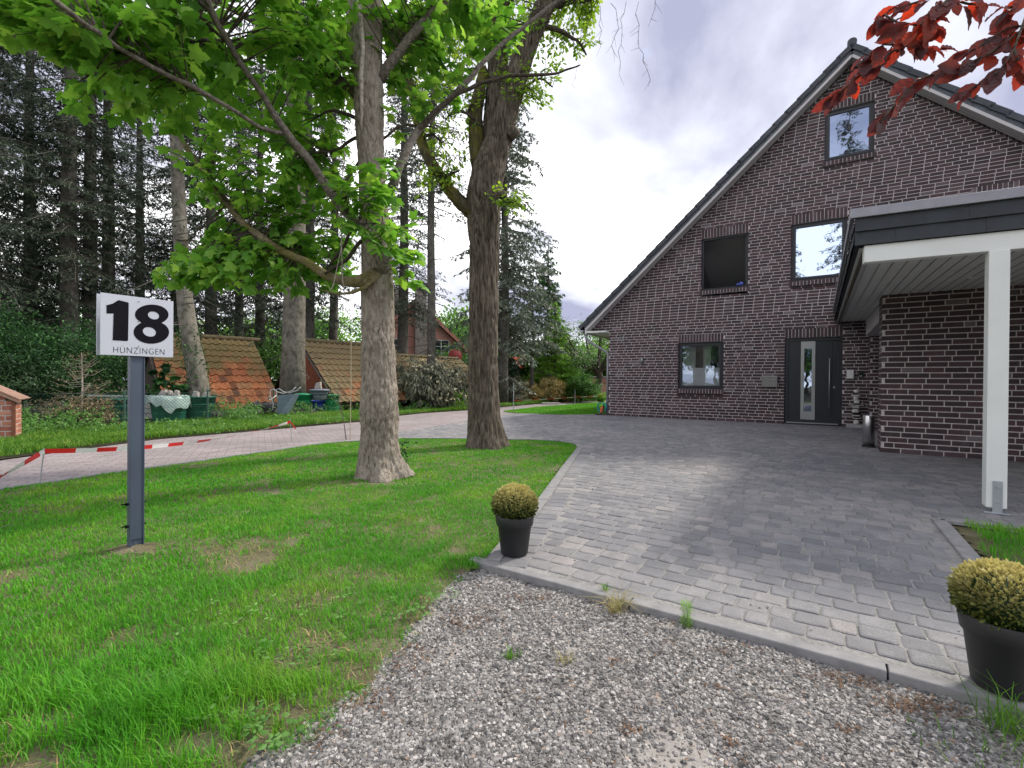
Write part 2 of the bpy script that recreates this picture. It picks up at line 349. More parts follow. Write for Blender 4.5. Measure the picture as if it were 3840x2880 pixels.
# foliage materials
M['L_maple']=leafmat('maple_leaf',[(.09,.25,.03),(.13,.33,.04),(.18,.41,.055),(.30,.52,.09)],.55,(1.2,1.12,.75))
M['L_oak']=leafmat('oak_leaf',[(.13,.25,.03),(.22,.40,.045),(.33,.50,.07)],.55,(1.2,1.1,.6))
M['L_beech']=leafmat('copper_leaf',[(.07,.04,.048),(.085,.04,.05),(.13,.04,.04),(.30,.06,.03)],.5,(2.2,.85,.6))
M['L_fir']=leafmat('fir_needles',[(.018,.032,.02),(.04,.062,.04),(.09,.125,.08)],.25)
M['L_silver']=leafmat('silver_needles',[(.07,.10,.07),(.13,.165,.125),(.24,.28,.23)],.2)
M['L_dark']=leafmat('dark_green_leaf',[(.012,.035,.012),(.025,.065,.02),(.04,.10,.03)],.3)
M['L_yew']=leafmat('yew_leaf',[(.015,.05,.02),(.035,.11,.03),(.08,.21,.05)],.3)
M['L_mid']=leafmat('mid_green_leaf',[(.06,.14,.03),(.10,.24,.045),(.16,.34,.07)],.45)
M['L_bright']=leafmat('bright_green_leaf',[(.14,.32,.03),(.22,.44,.045),(.32,.54,.08)],.5)
M['L_grey']=leafmat('grey_green_leaf',[(.04,.05,.03),(.12,.13,.09),(.28,.28,.22)],.25)
M['L_gold']=leafmat('golden_leaf',[(.50,.38,.14),(.66,.53,.24),(.78,.67,.38)],.35)
M['L_dead']=leafmat('dead_needles',[(.13,.085,.045),(.22,.16,.09),(.30,.23,.14)],.2)
M['L_blossom']=leafmat('blossom',[(.75,.70,.62),(.85,.82,.78)],.3)
M['L_white']=leafmat('cream_flower',[(.55,.5,.35),(.65,.62,.5)],.2)
M['L_box']=leafmat('box_leaf',[(.012,.025,.006),(.05,.08,.015),(.20,.22,.04)],.3,zvar=(.27,.43,(.62,.54,.20)))
M['L_weed']=leafmat('weed_leaf',[(.08,.20,.04),(.14,.32,.07),(.24,.42,.13)],.45)
# ================= ground =================
HO=Vector((3.126,15.397,0)); HANG=math.atan2(-.5459,.8378)
HU=Vector((math.cos(HANG),math.sin(HANG),0)); HV=Vector((-HU.y,HU.x,0))
def HW(x,y,z=0): return HO+HU*x+HV*y+Vector((0,0,z))      # house axes -> world
def toH(X,Y):
    rx=X-HO.x; ry=Y-HO.y; return rx*HU.x+ry*HU.y, rx*HV.x+ry*HV.y
def inpoly(x,y,poly):
    x=np.asarray(x);y=np.asarray(y);c=np.zeros(x.shape,bool);n=len(poly)
    for i in range(n):
        x0,y0=poly[i][:2];x1,y1=poly[(i+1)%n][:2]
        if y0==y1: continue
        k=((y0>y)!=(y1>y))&(x<(x1-x0)*(y-y0)/(y1-y0)+x0); c^=k
    return c
_g=np.random.default_rng(3).random((256,256))
def vn(x,y,s):
    x=np.asarray(x)*s+1000;y=np.asarray(y)*s+1000;i=np.floor(x).astype(int);j=np.floor(y).astype(int);u=x-i;v=y-j;u=u*u*(3-2*u);v=v*v*(3-2*v)
    g=lambda a,b:_g[a%256,b%256]
    return (g(i,j)*(1-u)+g(i+1,j)*u)*(1-v)+(g(i,j+1)*(1-u)+g(i+1,j+1)*u)*v
def fbm(x,y,s): return (vn(x,y,s)+.5*vn(x,y,s*2.1)+.25*vn(x,y,s*4.3)+.12*vn(x,y,s*9))/1.87
def sheet(name,poly,z,mats,res=None,zf=None,parent=None,bounds=None):
    """a ground sheet: plain polygon, or a fine grid clipped to the polygon with heights zf"""
    if res is None:
        m=MB(); m.add([(p[0],p[1],z) for p in poly],[tuple(range(len(poly)))]); o=m.build(name,mats,parent)
        return o
    xs=[p[0] for p in poly];ys=[p[1] for p in poly]
    x0,x1,y0,y1=bounds or (min(xs),max(xs),min(ys),max(ys))
    nx=int((x1-x0)/res)+1;ny=int((y1-y0)/res)+1
    X,Y=np.meshgrid(np.linspace(x0,x1,nx),np.linspace(y0,y1,ny)); Z=z+zf(X,Y)
    ins=inpoly(X,Y,poly); q=ins[:-1,:-1]&ins[1:,:-1]&ins[:-1,1:]&ins[1:,1:]
    idx=np.arange(nx*ny).reshape(ny,nx); F=np.stack([idx[:-1,:-1][q],idx[:-1,1:][q],idx[1:,1:][q],idx[1:,:-1][q]],1)
    used=np.zeros(nx*ny,bool);used[F.ravel()]=True; rm=np.cumsum(used)-1
    V=np.stack([X.ravel(),Y.ravel(),Z.ravel()],1)[used]
    return npmesh(name,V,[rm[F]],mats,parent,True)
def soilmat(name,a,b,c,sc=3,bump=.5):
    m,N,L,P=newmat(name); P.inputs['Roughness'].default_value=.95; P.inputs['Specular IOR Level'].default_value=.15
    col=ramp(N,L,noisen(N,L,sc,8,.7),[(.3,a),(.5,b),(.72,c)])
    col=mixc(N,L,.6,col,ramp(N,L,noisen(N,L,sc*25,4,.6),[(.3,(.6,.6,.6)),(.7,(1.35,1.35,1.35))]),'MULTIPLY')
    L(col,P.inputs['Base Color']); bumpn(N,L,P,noisen(N,L,sc*30,6,.7),bump,.02); return m
M['forest']=soilmat('forest_floor',(.045,.06,.02),(.07,.06,.04),(.06,.10,.03),.7)
M['lawnsoil']=soilmat('lawn_soil',(.13,.12,.065),(.19,.17,.10),(.27,.24,.17),4.5,.9)
M['sand']=soilmat('sandy_gravel_bed',(.22,.20,.18),(.31,.288,.265),(.39,.37,.345),2.5)
g=sheet('ground',[(-400,-300),(400,-300),(400,500),(-400,500)],-.14,M['forest']); prop(g,'dark leafy soil under the trees and around the plots','ground',kind='structure')
LEFT=[(-.16,2.84),(.25,4.37),(.62,5.95),(1.0,7.5),(1.09,7.9),(1.07,8.24),(.96,8.5),(.7,8.68),(.3,8.76),(-.4,8.8),(-1.3,8.84),(-2.04,8.80)]
ROADN=[(-2.04,8.80),(-2.91,8.3),(-3.21,8.0),(-3.7,7.0),(-4.19,6.05),(-4.6,5.2),(-4.95,4.4),(-5.4,3.0),(-6,1),(-7,-3)]
EDGE=[(-.2,2.70),(-.27,2.35),(-.36,2.0),(-.45,1.7),(-.56,1.5),(-.66,1.3),(-.85,1.0),(-1.0,.5),(-1.2,-.5),(-1.6,-3)]
LAWN=LEFT+ROADN[1:]+EDGE[::-1]
LX,LY=[p[0] for p in LAWN],[p[1] for p in LAWN]
def edgex(Y): return np.interp(Y,[p[1] for p in EDGE[::-1]],[p[0] for p in EDGE[::-1]])
def lz(X,Y):
    e=.03*(fbm(X,Y,1.4)-.5)+.012*(fbm(X,Y,9)-.5); return e-.05*np.clip(1-(edgex(Y)-X)/.2,0,1.6)*(Y<2.72)
o=sheet('lawn_soil',LEFT+ROADN[1:]+[(x+.16,y) for x,y in EDGE[::-1][:-1]]+[(-.2,2.70)],-.02,M['lawnsoil'],.04,lz); prop(o,'bare sandy soil showing through the thin young lawn','soil',kind='structure')
GRAV=[(x-.5,y) for x,y in EDGE[1:]]+[(6,-3),(6,-1.2)]+[tuple(HW(s,-12.36)[:2]) for s in (8.2,7,6,5,4.0)]
def gz(X,Y): return .03*(fbm(X,Y,2.2)-.5)+.018*(fbm(X,Y,22)-.5)
o=sheet('gravel_bed',GRAV,-.04,M['sand'],.02,gz,bounds=(-1.9,4,.3,2.9)); prop(o,'pale sandy ground under the loose grey gravel','ground',kind='structure')
o=sheet('gravel_ground',[(p[0],p[1]) for p in GRAV],-.11,M['sand']); prop(o,'pale sandy drive behind the loose gravel','ground',kind='structure')
# road
M['road']=None
m_,N,L,P=newmat('pink_road_pavers'); P.inputs['Roughness'].default_value=.9
mp=N.new('ShaderNodeMapping'); t_=N.new('ShaderNodeTexCoord'); L(t_.outputs['Object'],mp.inputs[0]); mp.inputs['Rotation'].default_value=(0,0,R(-28))
br=N.new('ShaderNodeTexBrick'); L(mp.outputs[0],br.inputs['Vector']); br.inputs['Scale'].default_value=1; br.inputs['Brick Width'].default_value=.21; br.inputs['Row Height'].default_value=.105; br.inputs['Mortar Size'].default_value=.006
br.inputs['Color1'].default_value=(.32,.28,.28,1); br.inputs['Color2'].default_value=(.25,.215,.22,1); br.inputs['Mortar'].default_value=(.11,.10,.09,1); br.inputs['Mortar Smooth'].default_value=.5
c=mixc(N,L,.8,br.outputs['Color'],ramp(N,L,noisen(N,L,.9,7,.65),[(.3,(.68,.68,.66)),(.7,(1.2,1.17,1.17))]),'MULTIPLY')
c=mixc(N,L,.5,c,ramp(N,L,noisen(N,L,35,4,.6),[(.3,(.7,.7,.7)),(.7,(1.25,1.25,1.25))]),'MULTIPLY')
L(c,P.inputs['Base Color']); bumpn(N,L,P,br.outputs['Fac'],-.5,.01); M['road']=m_
def g2(*a): return tuple(G(*a)[:2])
ROAD=[(-7.6,-3),(-6.9,2),(-6.75,5.2),(-6.5,7.2),(-6.3,8.4),(-5.56,9.6),(-4.5,11.4),(-3.95,12.3),(-3.6,14.2),(-2.9,15.9),(-1.63,17.6),(-.3,20.2),(1.6,23.6),(5.43,28.6),(12,38),(14,37),(7.5,27.5),(5.2,24.6),(3.6,22.6),(.4,16.6),(-.2,15.4),(-1.9,10.9),(-2.75,8.6)]+ROADN[2:]
o=sheet('road',ROAD,-.016,M['road']); prop(o,'pinkish grey paved lane curving past the lawn','road',kind='structure')
# white joint line between lane and driveway
JL=[(-2.75,8.72),(-2.35,9.8),(-1.9,10.9),(-.95,12.9),(-.45,14.4),(-.2,15.3)]
mb=MB()
for a,b in zip(JL[:-1],JL[1:]): mb.bar((a[0],a[1],-.012),(b[0],b[1],-.012),.06,.02)
prop(mb.build('kerb_strip',M['kerb']),'pale flush concrete strip between lane and driveway',None,kind='structure')
# driveway bed and stones
DRIVE=LEFT+[(-2.75,8.72),(-1.9,10.9),(-.2,15.3),(.3,16.1),(2.6,17.3)]+[tuple(HW(*p)[:2]) for p in [(-.4,.6),(0.2,.3),(14,.3),(14,-9.7),(6.62,-9.7),(6.62,-12.30),(4.18,-12.30)]]
M['joint']=soilmat('joint_sand',(.16,.155,.15),(.27,.265,.255),(.34,.33,.32),3)
DB=[(x,y) for x,y in LEFT]+DRIVE[len(LEFT):]
o=sheet('driveway_bed',DB,-.0065,M['joint']); prop(o,'light sand in the joints of the driveway','ground',kind='structure')
m_,N,L,P=newmat('tumbled_pavers'); P.inputs['Roughness'].default_value=.82
c=ramp(N,L,island(N),[(0,(.15,.152,.162)),(.4,(.18,.181,.19)),(.8,(.21,.208,.214)),(1,(.25,.238,.236))])
big=noisen(N,L,.55,6,.6); c=mixc(N,L,.85,c,ramp(N,L,big,[(.3,(.72,.74,.78)),(.52,(1.05,1.03,1.02)),(.75,(1.35,1.26,1.18))]),'MULTIPLY')
c=mixc(N,L,.7,c,ramp(N,L,noisen(N,L,9,7,.7),[(.3,(.74,.74,.74)),(.7,(1.25,1.25,1.25))]),'MULTIPLY')
c=mixc(N,L,.8,c,ramp(N,L,noisen(N,L,140,3,.6),[(.3,(.7,.7,.7)),(.7,(1.28,1.28,1.28))]),'MULTIPLY')
L(c,P.inputs['Base Color']); bumpn(N,L,P,noisen(N,L,90,6,.7),.5,.006); M['paver']=m_
def stonering(cx,cy,L_,W_,rz,tilt=0,chx=.016):
    """outline of 12 jittered points of a tumbled stone"""
    hx,hy=L_/2,W_/2; c=chx
    pts=np.array([(-hx+c,-hy),(0,-hy),(hx-c,-hy),(hx-c*.25,-hy+c*.25),(hx,-hy+c),(hx,hy-c),(hx-c*.25,hy-c*.25),(hx-c,hy),(0,hy),(-hx+c,hy),(-hx+c*.25,hy-c*.25),(-hx,hy-c),(-hx,-hy+c),(-hx+c*.25,-hy+c*.25)])
    pts=pts+rng.normal(size=pts.shape)*.0022
    ca,sa=math.cos(rz),math.sin(rz)
    return pts@np.array([[ca,sa],[-sa,ca]])+np.array([cx,cy])
SV=[];SF=[];SQ=[];_b=0
def addstone(cx,cy,L_,W_,rz,top=0.):
    global _b
    o_=stonering(cx,cy,L_,W_,rz); c_=np.array([cx,cy]); n=len(o_)
    tz=top+rng.normal()*.0012; tl=rng.normal(size=2)*.006
    zt=lambda p:tz+((p-c_)@tl)
    i1=c_+(o_-c_)*(1-.006/max(L_,W_)*2); i2=c_+(o_-c_)*(1-.013/max(L_,W_)*2)
    r0=np.column_stack([o_,np.full(n,top-.03)]); r1=np.column_stack([o_,zt(o_)-.0045]); r2=np.column_stack([i1,zt(i1)-.0012]); r3=np.column_stack([i2,zt(i2)+rng.normal(size=n)*.0004])
    SV.append(np.concatenate([r0,r1,r2,r3]))
    k=np.arange(n);k2=(k+1)%n
    for a in range(3): SQ.append(np.stack([_b+a*n+k,_b+a*n+k2,_b+(a+1)*n+k2,_b+(a+1)*n+k],1))
    SF.append((_b+3*n+k)[None]); _b+=4*n
p_=.127; y=-12.25; row=0
BORD=[(x,y_) for x,y_ in LEFT]
def distline(x,y,pl):
    d=9
    for (a,b),(c,e_) in zip(pl[:-1],pl[1:]):
        vx,vy=c-a,e_-b; t=max(0,min(1,((x-a)*vx+(y-b)*vy)/(vx*vx+vy*vy))); d=min(d,math.hypot(x-a-t*vx,y-b-t*vy))
    return d
DRC=DRIVE
AN=[(6.56,-5.17),(14,-5.17),(14,0),(6.7,0),(6.7,-4.7),(6.56,-4.7)]
while y<.2:
    s=-8+random.random()*.2
    while s<13.5:
        L_=random.choice([.10,.14,.14,.14,.17]); cx,cy=s+L_/2,y+p_/2
        w=HW(cx,cy)
        ok=inpoly(w.x,w.y,DRC) and (w.y>1.2) and abs(w.x/max(.5,w.y))<1.35
        if ok and w.x<2.2 and w.y<9.2 and distline(w.x,w.y,LEFT)<.29: ok=False
        if ok and cy<-9.6 and cx>6.45: ok=False
        if ok and cy>-.05 and cx>-.1: ok=False
        if ok and cx>7.2 and cy>-4.9: ok=False
        if ok: addstone(w.x,w.y,L_-.009,p_-.008,HANG+rng.normal()*.012)
        s+=L_
    y+=p_; row+=1
# border course along the lawn edge and kerbs
def resample(pl,step):
    out=[];acc=0
    P_=[Vector((p[0],p[1],0)) for p in pl]
    for a,b in zip(P_[:-1],P_[1:]):
        d=(b-a).length;t=acc
        while t<d: out.append((a+(b-a)*(t/d),(b-a).normalized())); t+=step
        acc=t-d
    return out
for p,t in resample(LEFT[:-1],.125):
    nrm=Vector((t.y,-t.x,0)); q=p+nrm*.19
    addstone(q.x,q.y,.165,.118,math.atan2(nrm.y,nrm.x)+rng.normal()*.02)
o=npmesh('driveway_paving',np.concatenate(SV),[np.concatenate(SQ),np.concatenate(SF)],M['paver'],None,False)
prop(o,'grey tumbled concrete pavers laid in rows up to the house',None,kind='structure')
# kerbs
mb=MB()
s=4.02
while s<8.3:
    mb.box(HW(s+.495,-12.33,-.045),(.984,.07,.085),Matrix.Rotation(HANG,3,'Z')); s+=.99
prop(mb.build('kerb_edging',M['kerb'],bevel=.006),'pale concrete edging along the gravel front of the driveway','kerb',kind='structure')
mb=MB(); seg=resample(LEFT,.5); pts=[p for p,_ in seg]+[Vector((-2.04,8.8,0))]
def curb(mb,pts,off,w,zt,zb):
    for a,b in zip(pts[:-1],pts[1:]):
        t=(b-a).normalized();n_=Vector((t.y,-t.x,0)); c_=(a+b)/2+n_*off
        mb.box((c_.x,c_.y,(zt+zb)/2),((b-a).length-.006,w,zt-zb),Matrix.Rotation(math.atan2(t.y,t.x),3,'Z'))
curb(mb,pts,.06,.08,.004,-.1)
rr=[p for p,_ in resample(ROADN[:9],.5)]; curb(mb,rr,.02,.07,.0,-.1)
prop(mb.build('kerb_border',M['kerb'],bevel=.005),'flush pale concrete border between lawn and paving','kerb',kind='structure')
mb=MB(); bp=[HW(6.56,-12.2),HW(6.56,-11.2),HW(6.56,-10.4),HW(6.56,-9.62)]; curb(mb,bp,0,.09,.01,-.1)
bp=[HW(6.56,-9.62),HW(7.6,-9.6),HW(8.6,-9.6),HW(9.6,-9.6)]; curb(mb,bp,0,.09,.01,-.1)
prop(mb.build('kerb_bed_border',M['kerb'],bevel=.006),'light concrete border around the small grass bed by the post','kerb',kind='structure')
BED=[tuple(HW(*p)[:2]) for p in [(6.6,-12.2),(6.6,-9.66),(10,-9.66),(10,-12.2)]]
o=sheet('bed_soil',BED,-.02,M['lawnsoil'],.05,lz); prop(o,'dark soil edge of the small grass bed by the post',None,kind='structure')
LAWN2=[g2(1088,889),g2(1160,880),g2(1240,874),g2(1300,870),(5.6,22.6),tuple(HW(-.25,2)[:2]),tuple(HW(-.25,.1)[:2]),g2(1296,895),g2(1210,896),g2(1130,893)]
o=sheet('far_lawn',LAWN2,.0,M['L_bright'] and M['lawnsoil']); prop(o,'soil of the pointed lawn beside the house corner',None,kind='structure')
# ---------------- grass ----------------
def grassmat(name,a,b,c,tr=.5):
    m,N,L,P=newmat(name); P.inputs['Roughness'].default_value=.5; P.inputs['Specular IOR Level'].default_value=.3
    k=ramp(N,L,noisen(N,L,1.5,4,.6),[(.3,a),(.5,b),(.7,c)])
    k=mixc(N,L,.8,k,ramp(N,L,island(N),[(0,(.6,.65,.6)),(.6,(1.05,1.05,1)),(.93,(1.4,1.25,1.1)),(1,(2.2,1.3,1.6))]),'MULTIPLY')
    L(k,P.inputs['Base Color']); T=N.new('ShaderNodeBsdfTranslucent'); L(k,T.inputs[0]); X=N.new('ShaderNodeMixShader'); X.inputs[0].default_value=tr
    L(P.outputs[0],X.inputs[1]);L(T.outputs[0],X.inputs[2]);L(X.outputs[0],N['Material Output'].inputs[0]); return m
M['grass']=grassmat('lawn_grass',(.065,.31,.015),(.11,.39,.02),(.23,.45,.04))
M['grass_weed']=grassmat('verge_grass',(.07,.20,.02),(.13,.30,.03),(.22,.36,.06))
M['grass_dry']=grassmat('dry_grass',(.25,.24,.08),(.36,.32,.14),(.42,.36,.2),.3)
def blades(name,P0,hgt,wid,mat,lean=.5,z0=None,parent=None):
    n=len(P0); a=rng.random(n)*6.283; d=np.stack([np.cos(a),np.sin(a)],1); side=np.stack([-d[:,1],d[:,0]],1)
    ln=hgt*lean*(.3+rng.random(n)); z0=np.zeros(n) if z0 is None else z0
    w=wid[:,None]*.5; b=np.column_stack([P0,z0])
    s3=np.column_stack([side,np.zeros(n)])
    md=b+np.column_stack([d*(ln*.35)[:,None],hgt*.55]); tp=b+np.column_stack([d*ln[:,None],hgt*(1-.25*lean)])
    V=np.stack([b-s3*w,b+s3*w,md-s3*w*.8,md+s3*w*.8,tp],1).reshape(-1,3); k=np.arange(n)[:,None]*5
    # interleave quad + tri
    return npmesh(name,V,[k+np.array([0,1,3,2]),k+np.array([2,3,4])],mat,parent,True)
def sample(poly,dens,cond=None):
    xs=[p[0] for p in poly];ys=[p[1] for p in poly];A=(max(xs)-min(xs))*(max(ys)-min(ys))
    n=int(A*dens); x=min(xs)+rng.random(n)*(max(xs)-min(xs)); y=min(ys)+rng.random(n)*(max(ys)-min(ys))
    k=inpoly(x,y,poly)&(y>.7)&(np.abs(x)<1.16*y+.25)
    if cond is not None: k&=cond(x,y)
    return np.stack([x[k],y[k]],1)
BARE=[(545,1203,.20,.10,1.),(700,1130,.16,.1,.6),(760,1230,.30,.14,.8),(850,1240,.2,.1,.6),(690,1290,.22,.12,.75),(290,1182,.17,.10,1.2),(900,1170,.16,.10,.6),(620,1340,.12,.08,.5),(360,1170,.2,.08,.5),
 (700,1440,.20,.05,.85),(560,1530,.18,.05,.9),(820,1390,.12,.06,.8),(950,1300,.1,.09,.7),(430,1600,.2,.06,.9),(90,1560,.16,.05,1.1),(40,1640,.2,.07,1.1),(330,1480,.12,.05,.7),(1000,1260,.1,.1,.8),(960,1330,.1,.07,.8),(690,1010,.3,.15,.4),(480,1055,.3,.2,.4),(200,1010,.3,.25,.5),(1000,1185,.09,.06,.5),(820,1040,.28,.10,1.2),(1050,967,.34,.12,.9),(840,1320,.1,.1,.5),(640,1620,.2,.05,.9),(760,1500,.08,.05,.8)]
def bare(x,y):
    b=np.zeros(len(x))
    for px,py,rx,ry,s in BARE:
        c=G(px,py); k=max(1,c.y/2.6)**.0
        b=np.maximum(b,s*np.exp(-(((x-c.x)/rx)**2+((y-c.y)/ry)**2)*.9))
    b=b*.62+.55*np.clip((fbm(x,y,2.6)-.56)*4,0,1)
    dl=np.array([0.]*len(x))
    e=np.interp(y,[p[1] for p in EDGE[::-1]],[p[0] for p in EDGE[::-1]]); dd=e-x
    b+=(y<2.75)*np.clip(1-(dd/.25),0,1)*.75*(.3+vn(x,y,5))
    b*=(.2+fbm(x,y,11)*1.6)
    return b
PP=[];HH=[];WW=[]
for r0,r1,dn,w in((.6,2,24000,.0026),(2,3.2,14000,.0034),(3.2,5,7500,.005),(5,9.6,3600,.008)):
    q=sample(LAWN,dn,lambda x,y:(np.hypot(x,y)>=r0)&(np.hypot(x,y)<r1))
    b=bare(q[:,0],q[:,1]); k=rng.random(len(q))>np.clip(b*1.25,0,.96); q=q[k];b=b[k]
    ln=(.016+.034*fbm(q[:,0]+9,q[:,1],1.1))*(1-.55*np.clip(b,0,1))*(.6+.7*rng.random(len(q)))
    c=G(330,1540); tall=np.exp(-(((q[:,0]-c.x)/.55)**2+((q[:,1]-c.y)/.22)**2)); ln*=1+1.7*tall
    PP.append(q);HH.append(ln);WW.append(np.full(len(q),w)*(.7+.6*rng.random(len(q))))
q=np.concatenate(PP); z=-.022+lz(q[:,0],q[:,1])
o=blades('lawn_grass',q,np.concatenate(HH),np.concatenate(WW),M['grass'],.75,z); prop(o,'bright green lawn with thin sandy patches around the two trunks','grass',kind='stuff')
print('lawn blades',len(q))
# dry straw
q=sample(LAWN,900,lambda x,y:(np.hypot(x,y)<5)); b=bare(q[:,0],q[:,1]); q=q[b>.3]; n=len(q)
o=blades('dry_straw',q,np.full(n,.02)*(1+rng.random(n)),np.full(n,.003),M['grass_dry'],1.8,-.02+lz(q[:,0],q[:,1])); prop(o,'dry straw lying on the bare patches of lawn','grass',kind='stuff')
wp=[]
for px,py,rx,ry,k in [(330,1480,.16,.05,26),(590,1600,.08,.05,20),(560,1540,.1,.04,12),(740,1290,.3,.1,14),(960,1280,.08,.08,10),(480,1330,.3,.1,12),(300,1540,.2,.04,14),(640,1420,.15,.05,14),(900,1330,.1,.06,12)]:
    c=G(px,py)
    for i in range(k):
        x=c.x+random.gauss(0,rx*.7); y=c.y+random.gauss(0,ry*.8); h=.015+.03*random.random()
        for j in range(random.choice([3,4,5])):
            a=random.random()*6.28; wp.append((x+math.cos(a)*.008,y+math.sin(a)*.008,-.02+h,math.cos(a),math.sin(a),.25))
wp=np.array(wp); n=len(wp)
o=leafmesh('lawn_weeds',OVAL,wp[:,:3],wp[:,3:],rvec(n,.25)+np.array([0,0,1]),.014+.016*rng.random(n),M['L_weed']); prop(o,'small broad leaved weeds dotted through the lawn','weeds',kind='stuff')
q=sample(LAWN2,1300); n=len(q)
o=blades('far_lawn_grass',q,np.full(n,.05)*(.6+.7*rng.random(n)),np.full(n,.016),M['grass'],.6); prop(o,'small pointed lawn of short bright grass beside the lane','grass',kind='stuff')
q=sample(BED,3500); q=q[rng.random(len(q))<.9]; n=len(q); hx,hy=toH(q[:,0],q[:,1]); k=(hx>6.6+.25*vn(q[:,0],q[:,1],7)); q=q[k];n=len(q)
o=blades('bed_grass',q,.06*(.6+.9*rng.random(n)),np.full(n,.005),M['grass'],.6); prop(o,'dark green grass in the small bed before the white post','grass',kind='stuff')
# weeds at the right foot of the gravel
WD=[(1.28,1.56),(1.5,1.47),(1.9,1.2),(1.7,.95),(1.35,1.2),(1.22,1.42)]
q=sample(WD,2600); q=q[rng.random(len(q))<np.clip((q[:,0]-1.15)*1.6,.15,1)]; n=len(q)
o=blades('gravel_edge_grass',q,.05*(.5+1.5*rng.random(n)),np.full(n,.004),M['grass_weed'],.9,np.full(n,-.07)); prop(o,'rough grass and weeds at the foot of the right hand edging','grass',kind='stuff')
# verge between lane and fence
VERGE=[(-7.6,-3),(-7.1,2),(-7.0,5.2),(-6.7,7.2),(-6.45,8.5),(-5.7,9.8),(-4.65,11.6),(-4.1,12.5),(-3.75,14.4),(-3.05,16.1),(-1.8,17.8),(-.4,20.5),(1.5,24),(5.3,29),(4.4,30),(.5,25.5),(-2.2,21),(-4.2,18.3),(-6,16.5),(-6.9,14.3),(-7.6,12.4),(-8.6,10.6),(-9.8,9.5),(-11,9),(-11,-3)]
o=sheet('verge_ground',VERGE,-.03,M['forest']); prop(o,'weedy strip of soil between the lane and the wire fence',None,kind='structure')
q=sample(VERGE,1500); n=len(q)
hh=(.03+.16*fbm(q[:,0],q[:,1],.9))*(.5+.8*rng.random(n)); dr=np.array([1.]*n)
o=blades('verge_grass',q,hh,np.full(n,.014),M['grass_weed'],.7); prop(o,'tall fresh grass on the verge beyond the lane','grass',kind='stuff')
FLINE=[(-11.2,8.4),(-9.7,9.3),(-8.33,10.25),(-7.5,11.75),(-7.0,14.0),(-6.3,15.8),(-4,18.2)]
q=sample(VERGE,85,lambda x,y:fbm(x,y,.8)>.46); 
bl=[(x,y,(.12+.26*random.random())*k_,.15,.15,.15*k_+.03,5) for x,y in q for k_ in [max(.15,1.15-distline(x,y,FLINE)/1.5)] if math.hypot(x,y)>9.3 and distline(x,y,ROAD)>.25 and random.random()<k_+.15]
o=blobleaves('verge_weeds',None,M['L_weed'],bl,DIAM,.055,4,.1,rand=.7); prop(o,'nettles and leafy weeds growing along the wire fence','weeds',kind='stuff')
# ---------------- gravel ----------------
M['litter_twig']=simple('twig_brown',(.16,.12,.09),.9,c2=(.4,.34,.28),scale=1.5)
def rock(seed,ang=.3):
    r=np.random.default_rng(seed); v=np.array([(x,y,z) for z in(-1,1) for y in(-1,1) for x in(-1,1)],float)*.5
    v+=r.normal(size=v.shape)*.11; v[4:,:2]*=.72; f=np.array([(0,2,3,1),(4,5,7,6),(0,1,5,4),(1,3,7,5),(3,2,6,7),(2,0,4,6)]); return v,f
m_,N,L,P=newmat('gravel_stones'); P.inputs['Roughness'].default_value=.85
c=ramp(N,L,island(N),[(0,(.06,.057,.055)),(.25,(.13,.125,.12)),(.75,(.26,.248,.238)),(.97,(.46,.44,.42)),(1,(.28,.20,.15))])
L(c,P.inputs['Base Color']); bumpn(N,L,P,noisen(N,L,90,4,.6),.3,.003); M['gravel']=m_
GV=GRAV
def gcond(x,y):
    c=G(1480,1590); s=np.exp(-(((x-c.x)/.24)**2+((y-c.y)/.14)**2)); c2=G(1290,1480); s=np.maximum(s,.55*np.exp(-(((x-c2.x)/.3)**2+((y-c2.y)/.08)**2)))
    f=fbm(x,y,4); return rng.random(len(x))>np.clip(s*.75+(f-.42)*2.4,.0,.93)
VV=[];FF=[];b_=0
for i in range(6):
    q=sample(GV,8600,lambda x,y:gcond(x,y)&(np.hypot(x,y)<3.4)&(np.interp(y,[p[1] for p in EDGE[::-1]],[p[0] for p in EDGE[::-1]])-.30*rng.random(len(x))**2.2<x)); n=len(q); a=rng.random((n,3))*6.28
    d=np.stack([np.cos(a[:,0]),np.sin(a[:,0]),rng.normal(size=n)*.25],1); u=np.stack([rng.normal(size=n)*.35,rng.normal(size=n)*.35,np.ones(n)],1)
    sz=.0045+.011*rng.random(n)**3; z=-.04+gz(q[:,0],q[:,1])+sz*(.22*rng.random(n)-.08)
    Rm=frames(d,u); Rm[:,:,2]*=.62; V,F=scatter(rock(i),np.column_stack([q,z]),Rm,sz); VV.append(V);FF.append(F+b_);b_+=len(V)
o=npmesh('gravel',np.concatenate(VV),[np.concatenate(FF)],M['gravel']); prop(o,'loose grey gravel between the lawn and the edging','gravel',kind='stuff'); print('gravel',b_//8)
# twigs and darker pebbles on the gravel
mb=MB(); q=sample(GV,22)
for x,y in q:
    a=random.random()*6.28; l=random.uniform(.02,.07); z=-.03; mb.tube([(x,y,z),(x+math.cos(a)*l*.5,y+math.sin(a)*l*.5,z+random.uniform(.002,.012)),(x+math.cos(a+.4)*l,y+math.sin(a+.4)*l,z)],[.0016,.0014,.0008],4)
prop(mb.build('fallen_twigs',M['litter_twig'],None),'thin fallen twigs scattered over the gravel','twigs',kind='stuff')
